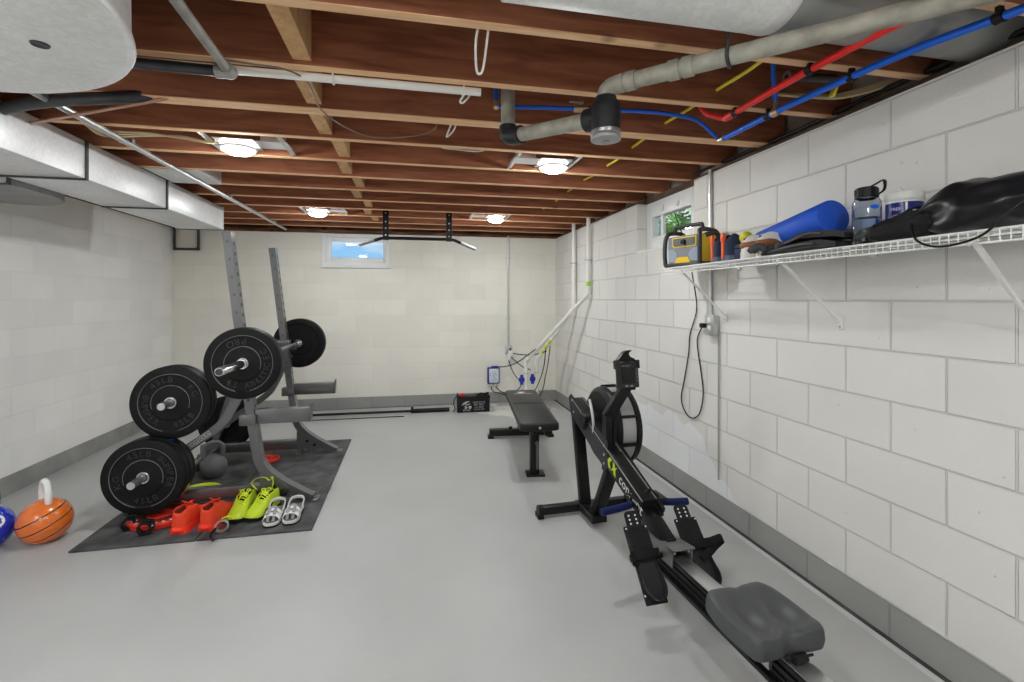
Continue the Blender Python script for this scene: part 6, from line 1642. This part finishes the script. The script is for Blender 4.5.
# black pads under the roller
M_pad = mat('black_fabric', (0.022, 0.022, 0.024), 0.75, var=0.3, vscale=18)
for i, (lab, z0, y0, y1, bow, x0, x1) in enumerate((('lower folded black pad on the shelf under the blue roller', 0.0, 1.53, 1.93, 0.014, 1.592, 1.82), ('upper folded black pad curving on the shelf under the blue roller', 0.030, 1.50, 1.84, 0.026, 1.600, 1.83))):
    b = MB(); n_ = 14; lo, hi = [], []
    for k in range(n_ + 1):
        t_ = k / n_; y = y0 + (y1 - y0) * t_
        zz = z0 + bow * math.sin(PI * t_) + 0.004 * math.sin(9 * t_ + i); th = 0.026 * (0.45 + 0.55 * math.sin(PI * min(1, t_ * 1.2 + 0.1)) ** 0.5 if t_ < 0.75 else 0.35)
        lo.append((y, zz + (0.0 if i else 0.0))); hi.append((y, zz + th))
    pr = lo + hi[::-1]
    b.poly([(x0, y, SZT + max(0.001, z)) for y, z in pr], (x1 - x0, 0, 0))
    t = thing('exercise_pad', lab, 'pad', (1.7, (y0 + y1) / 2, SZT + z0), 0, 'folded black pads on the shelf')
    mk('pad', b, M_pad, t, world=True, angle=50)
    b = MB(); b.tube([(x0 - 0.003, y0 + 0.10, SZT + z0 + 0.016 + bow * 0.6), (x0 - 0.004, (y0 + y1) / 2, SZT + z0 + bow + 0.012), (x0 - 0.003, y1 - 0.05, SZT + z0 + 0.012)], 0.005, n=5, seg=8)
    mk('edge_binding', b, mat('grey_binding', (0.07, 0.07, 0.075), 0.5), t, world=True)

# water bottle
M_btl = mat('smoky_bottle', (0.70, 0.76, 0.84), 0.03, trans=1.0, ior=1.38)
r = thing('water_bottle', 'clear smoke-blue water bottle with black loop cap on the shelf edge', 'water bottle', (1.640, 1.445, SZT))
b = MB(); b.lathe([(0.0, 0.002), (0.040, 0.002), (0.045, 0.008), (0.045, 0.150), (0.043, 0.160), (0.034, 0.174), (0.0335, 0.182), (0.031, 0.182), (0.0315, 0.172), (0.040, 0.158), (0.0425, 0.148), (0.0425, 0.010), (0.039, 0.006), (0.0, 0.006)], seg=40)
mk('bottle_body', b, M_btl, r)
b = MB(); b.lathe([(0.0, 0.0075), (0.0385, 0.0075), (0.0415, 0.012), (0.0415, 0.098), (0.0, 0.098)], seg=40); mk('water', b, mat('drinking_water', (0.62, 0.76, 0.92), 0.02, trans=1.0, ior=1.33), r)
b = MB(); b.lathe([(0.0, 0.210), (0.031, 0.209), (0.0355, 0.205), (0.036, 0.180), (0.034, 0.180)], seg=32)
for k in range(24):
    a = 2 * PI * k / 24; b.bb(0.0, 0.0, 0, 0, 0, 0) if False else b.cyl((0.036 * math.cos(a), 0.036 * math.sin(a), 0.182), (0.036 * math.cos(a), 0.036 * math.sin(a), 0.203), 0.0015, seg=5)
cap = mk('cap', b, M_blackp, r)
b = MB(); b.tube([(0.012, 0.0, 0.212), (0.02, -0.022, 0.222), (0.01, -0.055, 0.226), (0.0, -0.070, 0.208), (0.004, -0.062, 0.188), (0.006, -0.036, 0.176)], 0.005, n=6, seg=8, flat=(0.0075, 0.0025, (1, 0, 0.2))); b.lathe([(0.0345, 0.170), (0.0375, 0.170), (0.0375, 0.178), (0.0345, 0.178), (0.0345, 0.170)], seg=28); mk('retainer_loop', b, M_blackp, cap)
b = MB()
az = math.atan2(-1.445, -1.64) + 0.55
nrm = Vector((math.cos(az), math.sin(az), 0)); M = frame(Vector((0, 0, 0.132)) + nrm * 0.0453, Vector((-nrm.y, nrm.x, 0)), (0, 0, 1))
b.poly([M @ Vector((0.015 * math.cos(q * PI / 10), 0.008 * math.sin(q * PI / 10), 0)) for q in range(20)], nrm * 0.0006); mk('brand_oval', b, M_blue, r)

# wipes canister
def wipes_mat():
    m = bpy.data.materials.new('wipes_label'); m.use_nodes = True
    t = m.node_tree; bs = t.nodes['Principled BSDF']; N = t.nodes.new; L = t.links.new
    co = N('ShaderNodeTexCoord'); sp = N('ShaderNodeSeparateXYZ'); L(co.outputs['Object'], sp.inputs[0])
    mr = N('ShaderNodeMapRange'); mr.inputs['From Min'].default_value = 0.03; mr.inputs['From Max'].default_value = 0.135; L(sp.outputs['Z'], mr.inputs['Value'])
    rp = N('ShaderNodeValToRGB'); rp.color_ramp.elements[0].position = 0.15; rp.color_ramp.elements[0].color = (0.55, 0.72, 0.86, 1); rp.color_ramp.elements[1].position = 0.75; rp.color_ramp.elements[1].color = (0.008, 0.018, 0.20, 1)
    e = rp.color_ramp.elements.new(0.45); e.color = (0.05, 0.18, 0.45, 1)
    L(mr.outputs['Result'], rp.inputs['Fac']); L(rp.outputs['Color'], bs.inputs['Base Color']); bs.inputs['Roughness'].default_value = 0.25
    return m
r = thing('wipes_canister', 'white wipes canister with a blue label standing behind the black fleece', 'canister', (1.775, 1.415, SZT))
b = MB(); b.lathe([(0.0, 0.0), (0.054, 0.0), (0.056, 0.004), (0.056, 0.170), (0.054, 0.176), (0.0, 0.176)], seg=40); mk('tub', b, M_white, r)
b = MB(); b.lathe([(0.0565, 0.012), (0.0565, 0.150)], seg=40); lb = mk('label_wrap', b, wipes_mat(), r)
b = MB(); b.lathe([(0.0582, 0.158), (0.0595, 0.160), (0.0595, 0.184), (0.056, 0.190), (0.030, 0.192), (0.0, 0.192)], seg=40); b.tube([(0.0, 0.0, 0.190), (0.004, 0.006, 0.205), (-0.006, 0.012, 0.212), (0.002, 0.01, 0.192)], 0.003, n=3); mk('lid', b, M_white, r)
az = math.atan2(-1.415, -1.775)
for da, wd, nm, m_ in ((0.10, 0.006, 'label_seam', M_white), (-0.42, 0.0, 'badge', M_white)):
    nrm = Vector((math.cos(az + da), math.sin(az + da), 0)); tx = Vector((-nrm.y, nrm.x, 0))
    b = MB(); M = frame(nrm * 0.0575 + Vector((0, 0, 0.10)), tx, (0, 0, 1))
    if wd: b.poly([M @ Vector(p) for p in ((-0.003, -0.08, 0), (0.003, -0.08, 0), (0.003, 0.048, 0), (-0.003, 0.048, 0))], nrm * 0.0006)
    else: b.poly([M @ Vector((0.016 * math.cos(q * PI / 10), 0.017 * math.sin(q * PI / 10) - 0.012, 0)) for q in range(20)], nrm * 0.0008)
    mk(nm, b, m_, lb, smooth=False)
nrm = Vector((math.cos(az - 0.42), math.sin(az - 0.42), 0)); tx = Vector((-nrm.y, nrm.x, 0))
b = MB(); M = frame(nrm * 0.0586 + Vector((0, 0, 0.088)), tx, (0, 0, 1)); b.tube([M @ Vector((0.013 * math.cos(q * PI / 10), 0.014 * math.sin(q * PI / 10), 0)) for q in range(20)], 0.0022, closed=True, seg=6); mk('badge_ring', b, M_redp, lb)
b = MB(); text_on(b, 'FREE', 0.016, 0.0004, frame(nrm * 0.0586 + Vector((0, 0, 0.125)), tx, (0, 0, 1))); text_on(b, 'WIPES', 0.012, 0.0004, frame(nrm * 0.0592 + Vector((0, 0, 0.086)), tx, (0, 0, 1))); mk('label_print', b, M_letter, lb, smooth=False)

# black fleece and black drawstring bag
b = MB(); b.blob((0, 0, 0.046), (0.105, 0.165, 0.050), seed=11, amp=0.22, freq=2.2, power=0.8, flat=-0.044, seg=48, rings=30)
for v in b.bm.verts: v.co.z = max(0.002, v.co.z * (1.0 - 1.9 * v.co.y) if v.co.z > 0.03 else v.co.z)
t = mk('black_fleece', b, mat('black_fleece_pile', (0.012, 0.012, 0.013), 0.95, bump=0.6, bscale=120), angle=180); t.location = (1.715, 1.335, SZT); tag(t, 'crumpled black fleece on the shelf between the bottle and the bag', 'fleece')
r = thing('drawstring_bag', 'shiny black drawstring bag lying on the shelf at the picture edge', 'bag', (1.705, 1.075, SZT))
b = MB(); nS, nR = 30, 36
rows = []
for i in range(nS + 1):
    t_ = i / nS; y = 0.225 - 0.62 * t_
    sw = min(1.0, 0.24 + 1.6 * t_ ** 0.62) if t_ < 0.5 else 1.0 - 0.25 * (t_ - 0.5)
    row = []
    for k in range(nR):
        a = 2 * PI * k / nR
        cr = 0.085 * math.sin(7 * a + 2.5 * t_) * math.exp(-3.0 * t_) + 0.15 * math.sin(5 * a + 6 * t_) * (0.3 + noise.noise(Vector((a, t_ * 3, 2.0)))) + 0.20 * noise.fractal(Vector((math.cos(a) * 1.3, math.sin(a) * 1.3, t_ * 4)), 1.0, 2.0, 4)
        sz = min(1.0, 0.30 + 3.2 * t_) if t_ < 0.22 else 1.0 - 0.85 * (t_ - 0.22)
        rx, rz = 0.112 * sw * (1 + cr), 0.098 * sz * (1 + cr)
        z = 0.078 + rz * math.sin(a)
        if i == 0: rx *= 0.8
        row.append(b.bm.verts.new((rx * math.cos(a), y, max(0.002, z))))
    rows.append(row)
for i in range(nS):
    for k in range(nR): b.bm.faces.new((rows[i][k], rows[i][(k + 1) % nR], rows[i + 1][(k + 1) % nR], rows[i + 1][k]))
b.bm.faces.new(rows[0][::-1]); b.bm.faces.new(rows[-1])
mk('bag_body', b, mat('black_nylon', (0.010, 0.010, 0.012), 0.34, bump=0.25, bscale=22, spec=0.35), r, angle=180, sub=1)
b = MB()
for k in range(9):
    a = 2 * PI * k / 9; b.blob((0.030 * math.cos(a), 0.235, 0.078 + 0.026 * math.sin(a)), (0.018, 0.034, 0.016), seed=k, amp=0.3, seg=10, rings=8)
mk('gathered_neck', b, M_dark, r, angle=180)
b = MB(); b.tube([(-0.045, 0.215, 0.075), (-0.095, 0.185, 0.045), (-0.135, 0.140, -0.012), (-0.150, 0.08, -0.040), (-0.152, 0.02, -0.042), (-0.150, -0.05, -0.022), (-0.140, -0.10, 0.03), (-0.12, -0.14, 0.07)], 0.0035, n=7, seg=8); mk('drawcord', b, M_blackp, r)
b = MB(); b.cyl((-0.05, 0.21, 0.075), (-0.055, 0.205, 0.10), 0.006, seg=10); mk('cord_lock', b, M_steel, r)

# ------------------------------------------------------------------ plants outside the side window
M_leaf = mat('fern_leaf', (0.14, 0.46, 0.07), 0.5, var=0.4, vscale=5)
M_leaf2 = mat('fern_leaf_pale', (0.42, 0.70, 0.26), 0.5, var=0.3, vscale=5)
for i, (px, py, pz, sd, lab) in enumerate(((2.92, 4.35, 1.695, 2, 'green fern seen through the side window, toward the far jamb'), (2.97, 3.80, 1.695, 5, 'green fern seen through the side window, nearer the viewer'), (3.05, 4.95, 1.695, 8, 'green fern farthest out behind the side window'))):
    rng = random.Random(sd)
    r = thing('fern', lab, 'fern', (px, py, pz), 0, 'ferns outside the window')
    for q in range(2):
        b = MB()
        for k in range(44):
            a = rng.uniform(0, 2 * PI); L = rng.uniform(0.50, 1.0); el = rng.uniform(0.85, 1.45)
            dv = Vector((math.cos(a) * math.cos(el), math.sin(a) * math.cos(el), math.sin(el)))
            sd_ = Vector((-math.sin(a), math.cos(a), 0))
            for m in range(14):
                t_ = 0.15 + 0.85 * m / 14; o = dv * L * t_ + Vector((math.cos(a), math.sin(a), -0.9)) * (0.28 * t_ * t_ * L)
                w_ = 0.16 * (1 - t_) + 0.03
                for s in (-1, 1):
                    e = o + sd_ * s * w_ + dv * 0.05 + Vector((0, 0, -0.02)); mid = (o + e) / 2 + dv * 0.012; mid2 = (o + e) / 2 - dv * 0.012
                    b.quad([o, mid, e, mid2])
        mk('fronds', b, M_leaf if q == 0 else M_leaf2, r, smooth=False)['kind'] = 'stuff'
struct('ground', MB().bb(XR + 0.21, 9, -1, 12, 1.60, 1.70), mat('window_well_soil', (0.16, 0.13, 0.09), 0.9, var=0.3), smooth=False)
